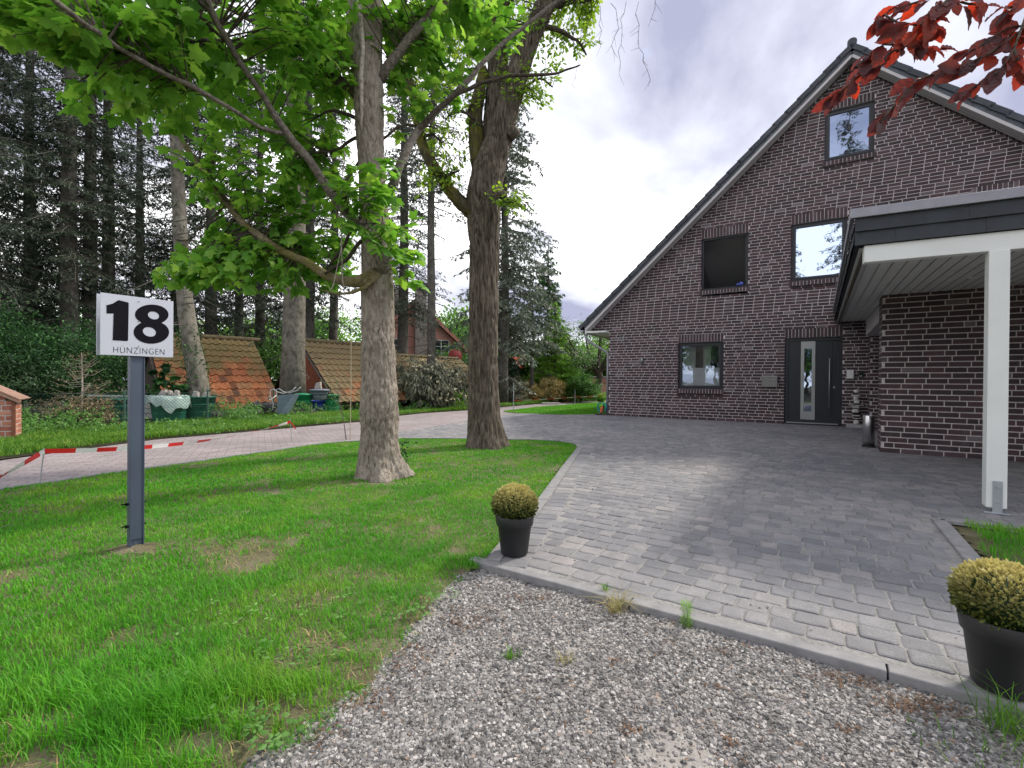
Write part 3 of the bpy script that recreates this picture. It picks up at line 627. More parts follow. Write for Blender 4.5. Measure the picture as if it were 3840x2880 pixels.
# bark crumbs and dry needles
m_=simple('bark_litter',(.20,.11,.06),.9,c2=(.07,.045,.03),scale=30); M['litter']=m_
PP=[]
q=sample(GV,330,lambda x,y:fbm(x,y,3)>.5); PP.append(q)
for px,py,rx,ry,n in [(1010,1345,.1,.1,160),(900,1430,.09,.08,120),(1290,1215,.16,.05,150),(1400,1290,.2,.05,160),(1650,1415,.2,.04,160),(1870,1480,.18,.04,260),(1990,1540,.12,.05,300),(800,1530,.1,.06,120),(1150,1300,.1,.05,60),(1370,1590,.03,.02,40),(1560,1500,.03,.02,30),(1330,1440,.02,.02,30),(1840,1590,.03,.02,40),(1590,1620,.02,.02,30),(700,1600,.1,.05,80)]:
    c=G(px,py)*1.05; c.z=0
    PP.append(np.column_stack([c.x+rng.normal(size=n)*rx*.7,c.y+rng.normal(size=n)*ry*.7]))
q=np.concatenate(PP); hx,hy=toH(q[:,0],q[:,1]); k=(hy<-12.4); q=q[k]; n=len(q); a=rng.random(n)*6.28
o=leafmesh('bark_litter',STRAP,np.column_stack([q,-.035+rng.random(n)*.014]),np.stack([np.cos(a),np.sin(a),rng.normal(size=n)*.2],1),np.tile([0,0,1.],(n,1)),.008+.016*rng.random(n),M['litter']); prop(o,'rusty brown bark crumbs and dry needles on the gravel','litter',kind='stuff')
# tiny debris on the paving
q=sample([tuple(HW(*p)[:2]) for p in [(-1,-.3),(9,-.3),(6.4,-5),(6.4,-12.2),(4.3,-12.2),(0,-7)]],26); n=len(q); a=rng.random(n)*6.28
V,F=scatter(rock(3),np.column_stack([q,np.full(n,.003)]),frames(np.stack([np.cos(a),np.sin(a),a*0],1),np.tile([0,0,1.],(n,1))),.003+.007*rng.random(n)**2)
o=npmesh('paving_crumbs',V,[F],simple('crumbs',(.10,.085,.07),.9,c2=(.5,.47,.42),scale=3)); prop(o,'crumbs of bark and grit lying on the driveway','litter',kind='stuff')
def tuft(px,py,h,n,mat,label,name='grass_tuft',spread=.03,z=-.045,lean=1.):
    c=G(px,py)*(1+.0); 
    if z<-.03: c=Vector((c.x,c.y,0))*(1.055)
    q=np.zeros((n,2))+rng.normal(size=(n,2))*spread
    o=blades(name,q,h*(.5+.8*rng.random(n)),np.full(n,.0035),mat,lean); o.location=(c.x,c.y,z); return prop(o,label,'grass tuft')
tuft(1108,1432,.035,60,M['grass_weed'],'small bright green tuft alone in the gravel',spread=.012)
tuft(1232,1440,.04,40,M['grass_dry'],'pale wispy tuft right of the bright one in the gravel',spread=.02)
tuft(1335,1330,.11,70,M['grass_dry'],'spreading straw coloured tuft beside the concrete edging',spread=.02,lean=1.6)
tuft(1200,1262,.05,50,M['grass_weed'],'green tuft against the edging nearest the small pot',spread=.015)
tuft(1312,1275,.04,24,M['grass_weed'],'thin green blades growing from the edging joint',spread=.01,z=0)
tuft(2200,1600,.16,110,M['grass_weed'],'tall grass clump at the bottom right corner of the gravel',spread=.04,lean=1.2)
# fern-like seedling on the edging
e=empty('seedling',(0,0,0),0,'feathery green seedling growing over the concrete edging','plant'); c=G(1488,1352); e.location=(c.x*1.03,c.y*1.03,-.05)
mb=MB(); mb.tube([(0,0,0),(.004,0,.06),(0,.004,.115)],[.0025,.002,.001],5); mb.build('stem',M['L_weed'],e)
pos=[];dr=[]
for zz in np.linspace(.01,.115,16):
    for k in range(6):
        a=k*1.05+zz*40; 
        for u in (.006,.012,.018,.024): 
            if u<.03-(.0 if zz<.04 or zz>.07 else .012): pos.append((math.cos(a)*u,math.sin(a)*u,zz+u*.5)); dr.append((math.cos(a+.9*(1 if len(pos)%2 else -1)),math.sin(a+.9*(1 if len(pos)%2 else -1)),.3))
leafmesh('foliage',DIAM,pos,dr,np.tile([0,0,1.],(len(pos),1)),.011,M['L_bright'],e)
# ================= house =================
house=empty('brick_house',HO,HANG,'large gabled house of dark brick with anthracite windows','house')
class BW:
    def __init__(s): s.V=[];s.Q=[];s.MI=[];s.b=0
    def brick(s,o,u,w,n,a,b,z0,z1,dep=.012,jit=.0005):
        """brick with front rectangle a..b along u, z0..z1 along w, standing dep proud of the mortar"""
        j=random.gauss(0,jit); e_=.0
        f=[(a,z0),(b,z0),(b,z1),(a,z1)]
        P=[o+u*x+w*z+n*(dep*0+j) for x,z in f]; c=.0025
        g=[(a+c,z0+c),(b-c,z0+c),(b-c,z1-c),(a+c,z1-c)]
        T=[o+u*x+w*z+n*(j+.003) for x,z in g]; B=[o+u*x+w*z-n*dep for x,z in f]
        s.V+= B+P+T; k=s.b
        for i in range(4):
            i2=(i+1)%4; s.Q.append((k+i,k+i2,k+4+i2,k+4+i)); s.Q.append((k+4+i,k+4+i2,k+8+i2,k+8+i))
        s.Q.append((k+8,k+9,k+10,k+11)); s.MI+=[0]*9; s.b+=12
    def mortar(s,o,u,w,n,a,b,z0,z1,dep=.0045):
        P=[o+u*x+w*z-n*dep for x,z in((a,z0),(b,z0),(b,z1),(a,z1))]; s.V+=P; s.Q.append(tuple(s.b+i for i in range(4))); s.MI.append(1); s.b+=4
    def wall(s,o,u,n,z0,z1,iv,pitch=.0833,L_=.236,j=.014):
        o,u,n=Vector(o),Vector(u),Vector(n); w=Vector((0,0,1)); r=0; z=z0
        while z<z1-.02:
            zt=min(z+pitch-.0145,z1)
            for a,b in iv((z+zt)/2):
                if b-a<.02: continue
                s.mortar(o,u,w,n,a,b,z-.0145 if z>z0 else z,zt+.0005)
                x=a-((r*.0835+ (.125 if r%3==1 else 0))%.25)
                while x<b:
                    l=.1135 if random.random()<.07 else L_
                    p,q=max(x,a),min(x+l,b)
                    if b-q<.05: q=b
                    if q-p>.035: s.brick(o,u,w,n,p,q,z+.0,zt)
                    x+=l+j
                    if q==b: break
            z+=pitch; r+=1
    def soldier(s,o,u,n,a,b,z0,z1,out=.0,pitch=.0815,w=None):
        o,u,n=Vector(o),Vector(u),Vector(n); w=Vector(w) if w else Vector((0,0,1)); k=max(1,round((b-a)/pitch)); p=(b-a)/k
        s.mortar(o+n*out,u,w,n,a,b,z0,z1)
        for i in range(k): s.brick(o+n*out,u,w,n,a+i*p+.006,a+(i+1)*p-.006,z0+.002,z1-.002)
    def build(s,name,parent,mats=None): return npmesh(name,np.array([tuple(v) for v in s.V]),[np.array(s.Q)],mats or [M['brick'],M['mortar']],parent,False,s.MI)
OPN=[(2.17,3.42,.88,2.25,2.49,.68),(4.93,6.20,-.1,2.27,2.51,None),(2.80,4.03,3.74,5.24,5.51,3.60),(5.05,6.27,3.76,5.27,5.52,3.60),(5.77,6.79,6.75,8.03,8.22,6.59),(8.55,10.3,2.9,5.25,5.50,None)]
def roofz(s): return 9.05-.905*abs(s-6.31)
def facade_iv(z):
    lo=0. if z<2.70 else -.66
    d_=(9.05-z)/.905; a,b=max(lo,6.31-d_),min(12.62-lo,6.31+d_)
    iv=[(a,b)]
    for (s0,s1,z0,z1,zl,zs) in OPN:
        zb=zs if zs is not None else z0
        lo_=s0-.0 ; hi_=s1+.0
        if zb-.0<z<zl:
            n_=[]
            for p,q in iv:
                if s1<=p or s0>=q: n_.append((p,q)); continue
                if s0>p: n_.append((p,s0))
                if s1<q: n_.append((s1,q))
            iv=n_
    return iv
B=BW(); B.wall((0,0,0),(1,0,0),(0,-1,0),0,9.04,facade_iv)
for (s0,s1,z0,z1,zl,zs) in OPN:
    B.soldier((0,0,0),(1,0,0),(0,-1,0),s0-.0,s1+.0,z1,zl,out=.004)
    # reveals
    for sx_,nx in((s0,1),(s1,-1)):
        o_=(sx_,0,0); B.wall(o_,(0,1,0),(nx,0,0),max(0,z0),z1,lambda z:[(0.0,.13)])
    B.V+=[Vector(v) for v in((s0,0,z1),(s1,0,z1),(s1,.13,z1),(s0,.13,z1))]; B.Q.append(tuple(B.b+i for i in range(4)));B.MI.append(1);B.b+=4
# left flank of the house and annex returns
B.wall((0,0,0),(0,1,0),(-1,0,0),0,2.7,lambda z:[(0.0,9.5)])
B.build('wall',house)
# flank top + back to close the volume
mb=MB(); mb.add([(0,9.5,0),(12.62,9.5,0),(12.62,9.5,3.3),(6.31,9.5,9.0),(0,9.5,3.3)],[(0,1,2,3,4)]); mb.add([(12.62,0,0),(12.62,9.5,0),(12.62,9.5,3.3),(12.62,0,3.3)],[(0,1,2,3)]); mb.build('back_wall',M['brick'],house)
# sills
for (s0,s1,z0,z1,zl,zs) in OPN:
    if zs is None: continue
    b=BW(); hh=z0-zs-.012; k=round((s1-s0+.06)/.0815); p=(s1-s0+.06)/k
    b.soldier((0,-.05,0),(1,0,0),(0,-1,0),s0-.03,s1+.03,z0-.125,z0-.015,out=.0)
    b.soldier((0,-.05,z0-.015),(1,0,0),(0,-.25,.968),s0-.03,s1+.03,.0,.18,w=(0,.968,.25))
    b.V+=[Vector(v) for v in((s0-.03,-.043,z0-.125),(s1+.03,-.043,z0-.125),(s1+.03,0,z0-.125),(s0-.03,0,z0-.125))]; b.Q.append(tuple(b.b+i for i in range(4)));b.MI.append(1);b.b+=4
    # end faces and the course under the sill
    for sx_,nx in((s0-.03,-1),(s1+.03,1)):
        b.wall((sx_,0,0),(0,-1,0),(nx,0,0),z0-.125,z0-.01,lambda z:[(0,.05)])
    b.wall((0,0,0),(1,0,0),(0,-1,0),zs-.02,z0-.14,lambda z:[(s0,s1)])
    b.build('window_sill',house)
# windows
def frame(mb,s0,s1,z0,z1,w,y0,y1):
    mb.bb(s0,s1,y0,y1,z1-w,z1); mb.bb(s0,s1,y0,y1,z0,z0+w); mb.bb(s0,s0+w,y0,y1,z0+w,z1-w); mb.bb(s1-w,s1,y0,y1,z0+w,z1-w)
def window(s0,s1,z0,z1,glass,open_=False,label=None):
    mb=MB(); frame(mb,s0+.002,s1-.002,z0,z1-.001,.055,.062,.13); w=mb.build('window',M['anth'],house,bevel=.004)
    if label: w['label']=label
    if not open_:
        mb=MB(); frame(mb,s0+.05,s1-.05,z0+.05,z1-.05,.06,.05,.11); mb.build('sash',M['anth'],w,bevel=.005)
        mb=MB(); mb.add([(s0+.105,.075,z0+.105),(s1-.105,.075,z0+.105),(s1-.105,.075,z1-.105),(s0+.105,.075,z1-.105)],[(0,1,2,3)]); mb.build('pane',glass,w)
    else:
        mb=MB(); a=R(86); L_=s1-s0-.13
        o_=Vector((s1-.06,.13,0)); u=Vector((-math.cos(a),math.sin(a),0)); Rm=Matrix((u,Vector((-u.y,u.x,0)),Vector((0,0,1)))).transposed()
        for (x,z,dx,dz) in((L_/2,z0+.09,L_,.06),(L_/2,z1-.09,L_,.06),(.03,(z0+z1)/2,.06,z1-z0-.2),(L_-.03,(z0+z1)/2,.06,z1-z0-.2)):
            mb.box(o_+u*x+Vector((0,0,z)),(dx,.06,dz),Rm)
        mb.build('sash',M['anth'],w,bevel=.004)
    return w
w1=window(2.17,3.42,.88,2.25,M['glass_low'],label='ground floor window with a half drawn pleated blind')
window(2.80,4.03,3.74,5.24,M['glass'],True,'first floor window standing open')
window(5.05,6.27,3.76,5.27,M['glass'],label='first floor window beside the carport roof')
window(5.77,6.79,6.75,8.03,M['glass'],label='attic window mirroring branches')
window(8.55,10.3,2.9,5.25,M['glass'])
# pleated blind, curtains
mb=MB(); z=.985; 
while z<1.47:
    mb.add([(2.28,.10,z),(3.31,.10,z),(3.31,.112,z+.01),(2.28,.112,z+.01),(3.31,.10,z+.02),(2.28,.10,z+.02)],[(0,1,2,3),(3,2,4,5)]); z+=.02
mb.bb(2.28,3.31,.095,.115,z,z+.02); mb.build('pleated_blind',simple('blind_fabric',(.72,.72,.72),.8,var=.02),w1)
mb=MB()
for c0,c1 in((2.28,2.62),(2.84,3.05)):
    n=40; vs=[];
    for i in range(n+1):
        x=c0+(c1-c0)*i/n; y=.22+.02*math.sin(i*1.1)+.008*math.sin(i*2.7); vs+=[(x,y,.95),(x,y,2.2)]
    mb.add(vs,[(2*i,2*i+2,2*i+3,2*i+1) for i in range(n)])
mb.build('curtain',simple('net_curtain',(.55,.55,.53),.9,var=.05),w1,smooth=True)
# dark rooms behind
m_=simple('room_wall',(.16,.16,.17),.9,var=.05); mb=MB()
def room(x0,x1,y0,y1,z0,z1):
    P=[(x0,y0,z0),(x1,y0,z0),(x1,y1,z0),(x0,y1,z0),(x0,y0,z1),(x1,y0,z1),(x1,y1,z1),(x0,y1,z1)]
    mb.add(P,[(0,1,2,3),(4,5,6,7),(1,2,6,5),(2,3,7,6),(3,0,4,7)])
room(.4,4.8,.16,4,.05,2.6); room(2.6,8,.16,4,3.0,5.6); room(5.2,7.4,.16,4,6.3,8.2); mb.build('interior',m_,house)
mb=MB(); mb.add([(2.6,.3,5.55),(5.0,.3,5.55),(5.0,2.4,4.2),(2.6,2.4,4.2)],[(0,1,2,3)]); mb.build('sloping_ceiling',simple('ceiling_grey',(.45,.45,.47),.9,var=.02),house)
# blue ball toy on the open window sill
t=MB(); t.lathe([(0,-.055),(.03,-.047),(.05,-.025),(.056,0),(.05,.025),(.03,.047),(0,.055)],n=20); t.lathe([(0,-.02),(.05,-.015),(.06,.01),(.03,.03),(0,.035)],(-.09,.0,-.03),n=16)
o=t.build('cleaning_sponge',simple('blue_sponge',(.10,.14,.55),.6),None,smooth=True); o.location=HW(3.85,.09,3.855); prop(o,'blue rounded sponge lying on the sill of the open window','sponge')
# door
dm=MB(); frame(dm,4.932,6.198,.02,2.268,.09,.05,.14); door=dm.build('door',M['anth'],house,bevel=.004); door['label']='anthracite front door with a slim steel framed light'
mb=MB(); mb.bb(5.02,5.99,.07,.12,.10,2.18); mb.build('door_leaf',simple('door_leaf_paint',(.008,.012,.018),.4,var=.04),door,bevel=.004)
mb=MB(); mb.bb(5.99,6.11,.075,.12,.10,2.18); mb.build('side_panel',M['anth'],door,bevel=.003)
mb=MB(); frame(mb,5.30,5.62,.13,2.17,.075,.052,.072); mb.bb(5.30,5.62,.053,.071,.205,.34); mb.bb(5.30,5.62,.053,.071,1.98,2.095); mb.build('steel_trim',M['alu'],door,bevel=.002)
mb=MB(); mb.add([(5.375,.064,.34),(5.545,.064,.34),(5.545,.064,1.98),(5.375,.064,1.98)],[(0,1,2,3)]); mb.build('door_pane',M['doorglass'],door)
mb=MB(); mb.tube([(5.93,.0,.42),(5.93,.0,1.72)],.014,12); mb.tube([(5.93,0,.55),(5.93,.07,.55)],.009,8); mb.tube([(5.93,0,1.6),(5.93,.07,1.6)],.009,8); mb.build('door_handle',M['alu'],door,smooth=True)
mb=MB(); mb.lathe([(0,0),(.02,0),(.02,.006),(0,.006)],n=16); o=mb.build('lock',M['alu'],door); o.rotation_euler=(R(90),0,0); o.scale=(1,1.6,1); o.location=(6.03,.074,.98)
mb=MB(); mb.bb(4.98,6.12,-.05,.05,.03,.055); mb.build('threshold',M['alu'],door,bevel=.004)
mb=MB(); mb.bb(4.96,6.16,-.02,.14,0,.03); mb.build('door_step',M['slate'],door)
# roof
def slope(sgn):
    mb=MB(); x0=6.31; xe=-.87 if sgn<0 else 12.62+.87
    zr,ze=9.33,9.33-.905*7.18
    mb.add([(x0,-.35,zr),(xe,-.35,ze),(xe,9.8,ze),(x0,9.8,zr),(x0,-.35,zr-.07),(xe,-.35,ze-.07),(xe,9.8,ze-.07),(x0,9.8,zr-.07)],[(0,1,2,3),(7,6,5,4),(0,4,5,1),(1,5,6,2),(2,6,7,3)] )
    return mb
roof=slope(-1); s2=slope(1); roof.add(s2.v,s2.f); roof=roof.build('roof',M['slate'],house)
tb=MB(); ang=math.atan(.905)
for sgn in(-1,1):
    Ls=7.18/math.cos(ang); n=26; pt=Ls/n
    d_=Vector((sgn*math.cos(ang),0,-math.sin(ang))); up_=Vector((sgn*math.sin(ang),0,math.cos(ang)))
    for i in range(n):
        c=Vector((6.31,0,9.345))+d_*(pt*(i+.5))
        for yy in range(0,33):
            y_=-.40+.305*yy
            if yy>0 and sgn>0 and yy>3: continue
            ti=.05; dx_=(d_*math.cos(ti)+up_*math.sin(ti)); 
            rot=Matrix((dx_,Vector((0,1,0))*(-sgn)*-1,dx_.cross(Vector((0,1,0))*sgn*1))).transposed()
            X=dx_;Y=Vector((0,1,0));Zv=X.cross(Y)
            rot=Matrix((X,Y,Zv)).transposed()
            tb.box(c+Vector((0,y_+.152,0))+up_*.02+Vector((0,random.gauss(0,.002),0)),(pt*1.16,.297,.022),rot)
            if yy==0: tb.box(c+Vector((0,y_+.008,0))-up_*.035,(pt*1.14,.02,.10),rot)
tb.build('roof_tile',M['rooftile'],roof)
mb=MB()
for i in range(25):
    y_=-.37+i*.4; mb.tube([(6.31,y_,9.40),(6.31,y_+.41,9.39)],[.10,.09],16)
mb.build('ridge_tile',M['rooftile'],roof,smooth=False)
# soffit boards and slate clad verge
mb=MB(); ms=MB()
for sgn in(-1,1):
    xe=6.31+sgn*7.0; n=Vector((sgn*.671,0,.741))
    for k in range(3):
        y0=-.33+k*.108; ze=9.05-.905*7.0
        mb.add([(6.31,y0,9.05),(xe,y0,ze),(xe,y0+.10,ze),(6.31,y0+.10,9.05)],[(0,1,2,3)]); mb.add([(6.31,y0+.10,9.058),(xe,y0+.10,ze+.008),(xe,y0+.108,ze+.008),(6.31,y0+.108,9.058)],[(0,1,2,3)])
    d_=Vector((sgn*math.cos(ang),0,-math.sin(ang))); N_=48; pt=7.0/math.cos(ang)/N_
    for i in range(N_):
        c=Vector((6.31,-.345,9.155))+d_*(pt*(i+.5)); X=(d_+Vector((0,0,-.0))).normalized(); Y=Vector((0,1,0)); Zv=X.cross(Y)
        ms.box(c+Vector((0,-.004*(i%2),0)),(pt*1.02,.012,.15),Matrix((X,Y,Zv)).transposed())
mb.build('soffit',M['soffit'],roof); ms.build('verge_cladding',simple('verge_slate',(.11,.125,.145),.6,var=.2,scale=9),roof)
mb=MB(); 
for sgn in(-1,1): 
    xe=6.31+sgn*6.98; ze=9.05-.905*6.98
    mb.bar((6.31,-.35,9.075),(xe,-.35,ze+.025),.025,.06)
mb.build('bargeboard',M['soffit'],roof)
# boxed eaves, gutter, downpipe
mb=MB(); mb.bb(-.66,0,-.33,9.6,2.655,2.695); mb.bb(-.70,-.66,-.34,9.6,2.62,2.85); mb.add([(-.66,-.335,2.69),(0,-.335,2.69),(-.66,-.335,2.72)],[(0,1,2)]); mb.build('eave_box',M['white'],roof)
mb=MB(); n=10; vs=[]
for y_ in(-.42,9.6):
    for i in range(n+1):
        a=math.pi+math.pi*i/n; vs.append((-.80+.075*math.cos(a),y_,2.74+.075*math.sin(a)))
mb.add(vs,[(i,i+1,n+2+i,n+1+i) for i in range(n)]); mb.add(vs[:n+1],[tuple(range(n+1))]); gut=mb.build('gutter',M['zinc'],house,solid=.004)
mb=MB(); mb.tube([(-.73,-.20,2.68),(-.73,-.20,2.54),(-.70,-.19,2.46),(-.62,-.16,2.38),(-.15,-.02,2.08),(-.07,0.02,2.02),(-.055,.03,1.94),(-.055,.03,1.5),(-.055,.03,.0)],.042,14)
for z in(.45,1.75): mb.tube([(-.055,.03,z),(-.055,.03,z+.03)],.05,14)
mb.build('downpipe',M['zinc'],house,smooth=True)
# wall lamp, number, mailbox, bell, sensor
def htop(o,x,y,z): o.location=HW(x,y,z); o.rotation_euler=(0,0,HANG); return o
mb=MB(); mb.lathe([(0,0),(.033,0),(.033,.20),(0,.20)],(0,-.07,0),n=20); mb.bb(-.03,.03,-.04,0,.07,.13); o=htop(mb.build('wall_lamp',M['alu'],None,smooth=True),1.09,-.006,1.64); prop(o,'small steel cylinder lamp on the brick wall left of the window','wall lamp')
tx=bpy.data.curves.new('n','FONT'); tx.body='18'; tx.size=.22; tx.extrude=.008; tx.offset=-.002
to=bpy.data.objects.new('tmp',tx); COL.objects.link(to); bpy.context.view_layer.update()
me=bpy.data.meshes.new_from_object(to.evaluated_get(bpy.context.evaluated_depsgraph_get())); bpy.data.objects.remove(to)
o=bpy.data.objects.new('house_number',me); COL.objects.link(o); me.materials.clear(); me.materials.append(M['alu']); o.matrix_world=Matrix.Translation(HW(.33,-.02,2.37))@Matrix.Rotation(HANG,4,'Z')@Matrix.Rotation(R(90),4,'X')@Matrix.Diagonal((.85,1,1,1)); prop(o,'steel house number 18 fixed high at the brick corner','number')
e=htop(empty('mailbox',(0,0,0),0,'grey steel letterbox on the wall left of the front door','letterbox'),4.59,0,.97)
mb=MB(); mb.bb(-.185,.185,-.11,-.006,0,.27); mb.build('body',simple('letterbox_grey',(.20,.195,.19),.4,metal=.3,var=.04),e,bevel=.006)
mb=MB(); mb.bb(-.19,.19,-.125,-.004,.272,.30); mb.build('lid',M['alu'],e,bevel=.006)
mb=MB(); mb.bb(.05,.12,-.113,-.111,.20,.215); mb.build('name_plate',M['alu'],e)
e=htop(empty('alarm_box',(0,0,0),0,'small white box on the wall right of the front door','intercom'),6.36,-.006,1.20)
mb=MB(); mb.bb(-.075,.075,-.07,0,0,.22); mb.build('housing',M['whitepl'],e,bevel=.012); mb=MB(); mb.bb(-.06,.05,-.076,-.071,.02,.11); mb.build('cover',M['whitepl'],e,bevel=.003)
e=htop(empty('doorbell',(0,0,0),0,'black door bell plate with a small white name strip','doorbell'),6.58,-.006,1.24)
mb=MB(); mb.bb(-.05,.05,-.03,0,0,.15); mb.build('plate',M['anth'],e,bevel=.004); mb=MB(); mb.bb(-.035,.02,-.033,-.031,.02,.035); mb.build('name_strip',M['whitepl'],e)
# totem
e=htop(empty('totem',(0,0,0),0,'slim garden totem of stacked pale and black pieces','sculpture'),6.48,-.22,0)
mb=MB(); mb.bb(-.2,.2,-.13,.12,0,.085); mb.build('base',M['concrete'],e,bevel=.006)
wm=simple('totem_pale',(.62,.60,.57),.7,var=.15,scale=20); z=.085; k=0; rnd=random.Random(5)
for h_,w_,blk in[(.11,.13,0),(.025,.15,1),(.02,.16,0),(.04,.12,1),(.035,.14,0),(.05,.15,1),(.09,.17,0),(.02,.10,1),(.018,.12,0),(.05,.14,0),(.014,.28,0),(.035,.12,1),(.075,.13,0),(.015,.16,0),(.09,.11,0),(.035,.15,0),(.03,.11,1)]:
    mb=MB()
    dx_=rnd.uniform(-.015,.015)
    if h_>.05: mb.lathe([(0,0),(w_/2*.8,0),(w_/2,h_*.3),(w_/2*.92,h_*.8),(w_/2*.6,h_),(0,h_)],(dx_,0,z),n=7)
    else: mb.box((dx_,0,z+h_/2),(w_,w_*.55,h_),Matrix.Rotation(rnd.uniform(-.3,.3),3,'Z'))
    mb.build('block' if h_>.05 else 'disc',[M['black'] if blk else wm],e,bevel=.004); z+=h_
mb=MB(); mb.lathe([(0,-.05),(.035,-.04),(.058,-.015),(.06,.01),(.045,.038),(.02,.05),(0,.052)],(0,0,z+.048),n=18); mb.build('ball',wm,e,smooth=True)
# steel bin
e=empty('steel_bin',G(3260/1.736,1676/1.736),0,'slim brushed steel cylinder standing by the brick pillar','bin')
mb=MB(); mb.lathe([(.0,.02),(.085,.02),(.085,.53),(.082,.535),(.076,.53),(.076,.30),(0,.30)],n=40); mb.build('body',simple('brushed_steel',(.66,.66,.68),.28,metal=1,var=.1,scale=2,stretch=(60,60,1)),e,smooth=True)
mb=MB(); mb.lathe([(0,0),(.10,0),(.10,.018),(.085,.022),(0,.022)],n=32); mb.build('foot',M['pot'],e)
# hose reel by the downpipe
e=htop(empty('hose_reel',(0,0,0),0,'turquoise garden hose on an orange reel at the house corner','hose reel'),-.18,-.06,0)
mb=MB()
for k in range(5):
    mb.tube([(.15*math.cos(a)+(-.02),.012*k-.03,.25+.15*math.sin(a)) for a in np.linspace(0,6.28,26)],.012,8,cap=False)
mb.build('hose',M['teal'],e,smooth=True)
mb=MB(); mb.tube([(.02,-.05,.26),(-.02,-.07,.20),(.0,-.08,.12),(-.04,-.09,.08)],[.045,.04,.035,.03],10); mb.build('nozzle',M['orange'],e,smooth=True)
mb=MB(); mb.box((-.08,-.1,.03),(.22,.09,.05)); mb.bar((-.05,-.05,.04),(.05,-.03,.36),.03,.03); mb.bar((.08,-.06,.0),(.05,-.03,.36),.03,.03); mb.build('stand',M['pot'],e,bevel=.008)
# ================= carport =================
cp=empty('carport',HO,HANG,'carport with flat slate edged roof, white posts and dark brick store','carport')
A0=(6.02,-9.2); SLP=.09
def yf(s): return -9.2+SLP*(s-6.02)
B=BW()
B.wall((0,-5.17,0),(1,0,0),(0,-1,0),0,2.47,lambda z:[(6.56,13)])
B.wall((6.56,-5.17,0),(0,1,0),(-1,0,0),0,2.47,lambda z:[(0,.47)])
B.wall((0,-4.70,0),(1,0,0),(0,1,0),0,2.47,lambda z:[(6.56,7.1)])
B.wall((6.72,-.6,0),(0,1,0),(-1,0,0),0,2.62,lambda z:[(0,.6)])
B.wall((0,-.6,0),(1,0,0),(0,-1,0),0,2.62,lambda z:[(6.72,7.15)])
B.wall((7.1,-4.8,0),(0,1,0),(-1,0,0),0,2.6,lambda z:[(0,4.3)])
B.build('wall',cp)
mb=MB(); mb.add([(6.63,-4.7,2.2),(6.63,-.6,2.2),(6.63,-.6,2.6),(6.63,-4.7,2.45)],[(0,1,2,3)]); mb.add([(6.63,-4.7,2.2),(6.63,-.6,2.2),(7.1,-.6,2.2),(7.1,-4.7,2.2)],[(0,1,2,3)]); mb.build('side_beam',M['soffit'],cp)
mb=MB(); mb.bb(7.06,7.09,-3.6,-2.6,0,2.05); mb.build('side_door',M['anth'],cp)
SR=13.0
# soffit boards run from the front beam to the house
def zs_(y): return 2.63+(y/9.2)*.30
mb=MB(); x=6.06
while x<SR:
    a,b=x,x+.105; m=MB
    mb.add([(a,yf(a)+.1,zs_(yf(a))),(b,yf(b)+.1,zs_(yf(b))),(b,-.005,zs_(0)),(a,-.005,zs_(0))],[(3,2,1,0)])
    mb.add([(b,yf(b)+.1,zs_(yf(b))+.008),(b+.012,yf(b)+.1,zs_(yf(b))+.008),(b+.012,-.005,zs_(0)+.008),(b,-.005,zs_(0)+.008)],[(3,2,1,0)]); x+=.117
mb.build('soffit',simple('white_soffit_boards',(.60,.60,.58),.6,var=.05,scale=2),cp)
mb=MB(); mb.add([(6.03,yf(6)-.0,2.36),(SR,yf(SR),2.36),(SR,-.01,2.68),(6.03,-.01,2.68),(6.03,yf(6),2.60),(SR,yf(SR),2.60),(SR,-.01,2.92),(6.03,-.01,2.92)],[(3,2,1,0),(4,5,6,7)]); mb.build('roof',M['slate'],cp)
# fascia: two rows of overlapping slates, sides too
mb=MB()
def clad(mb,pa,pb,za,zb,outn):
    L_=(Vector(pb)-Vector(pa)).length; u=(Vector(pb)-Vector(pa)).normalized(); o_=Vector(outn)
    for r,(f0,f1,of) in enumerate(((0,.52,.0),(.49,1.,.007))):
        x=-(r*.11)
        while x<L_:
            a=max(0,x);b=min(L_,x+.30); 
            if b-a>.01:
                ma=za[0]+(za[1]-za[0])*a/L_; mb_=za[0]+(za[1]-za[0])*b/L_; ta=zb[0]+(zb[1]-zb[0])*a/L_; tb_=zb[0]+(zb[1]-zb[0])*b/L_
                A=Vector(pa)+u*a; Bp=Vector(pa)+u*b; off=o_*(.004+of+.003*((int(x*10))%2)); tl=o_*.012
                lo=lambda P_,m,t:(P_+off+tl).to_tuple()[:2]+(m+(t-m)*f0,)
                hi=lambda P_,m,t:(P_+off).to_tuple()[:2]+(m+(t-m)*f1,)
                mb.add([lo(A,ma,ta),lo(Bp,mb_,tb_),hi(Bp,mb_,tb_),hi(A,ma,ta)],[(0,1,2,3)])
            x+=.30
P0_=(6.02,yf(6.02),0);P1_=(SR,yf(SR),0)
clad(mb,P0_,P1_,(2.335,2.335),(2.59,2.59),(0.09,-1,0)); clad(mb,(6.02,-.02,0),P0_,(2.66,2.335),(2.91,2.59),(-1,0,0))
mb.build('fascia',M['slate'],cp,solid=.006)
mb=MB(); mb.bar((5.99,yf(5.99)-.03,2.625),(SR,yf(SR)-.03,2.625),.03,.085); mb.bar((6.0,yf(6)-.02,2.625),(6.0,-.01,2.945),.03,.085); mb.build('roof_trim',M['zinc'],cp,bevel=.003)
mb=MB(); mb.bar((6.09,yf(6.09)+.06,2.255),(SR,yf(SR)+.06,2.255),.10,.155); mb.build('front_beam',M['white'],cp,bevel=.006)
mb=MB(); mb.bar((6.10,yf(6.1)+.12,2.33),(6.10,-.02,2.62),.02,.12); mb.build('side_board',M['darklimb'],cp)
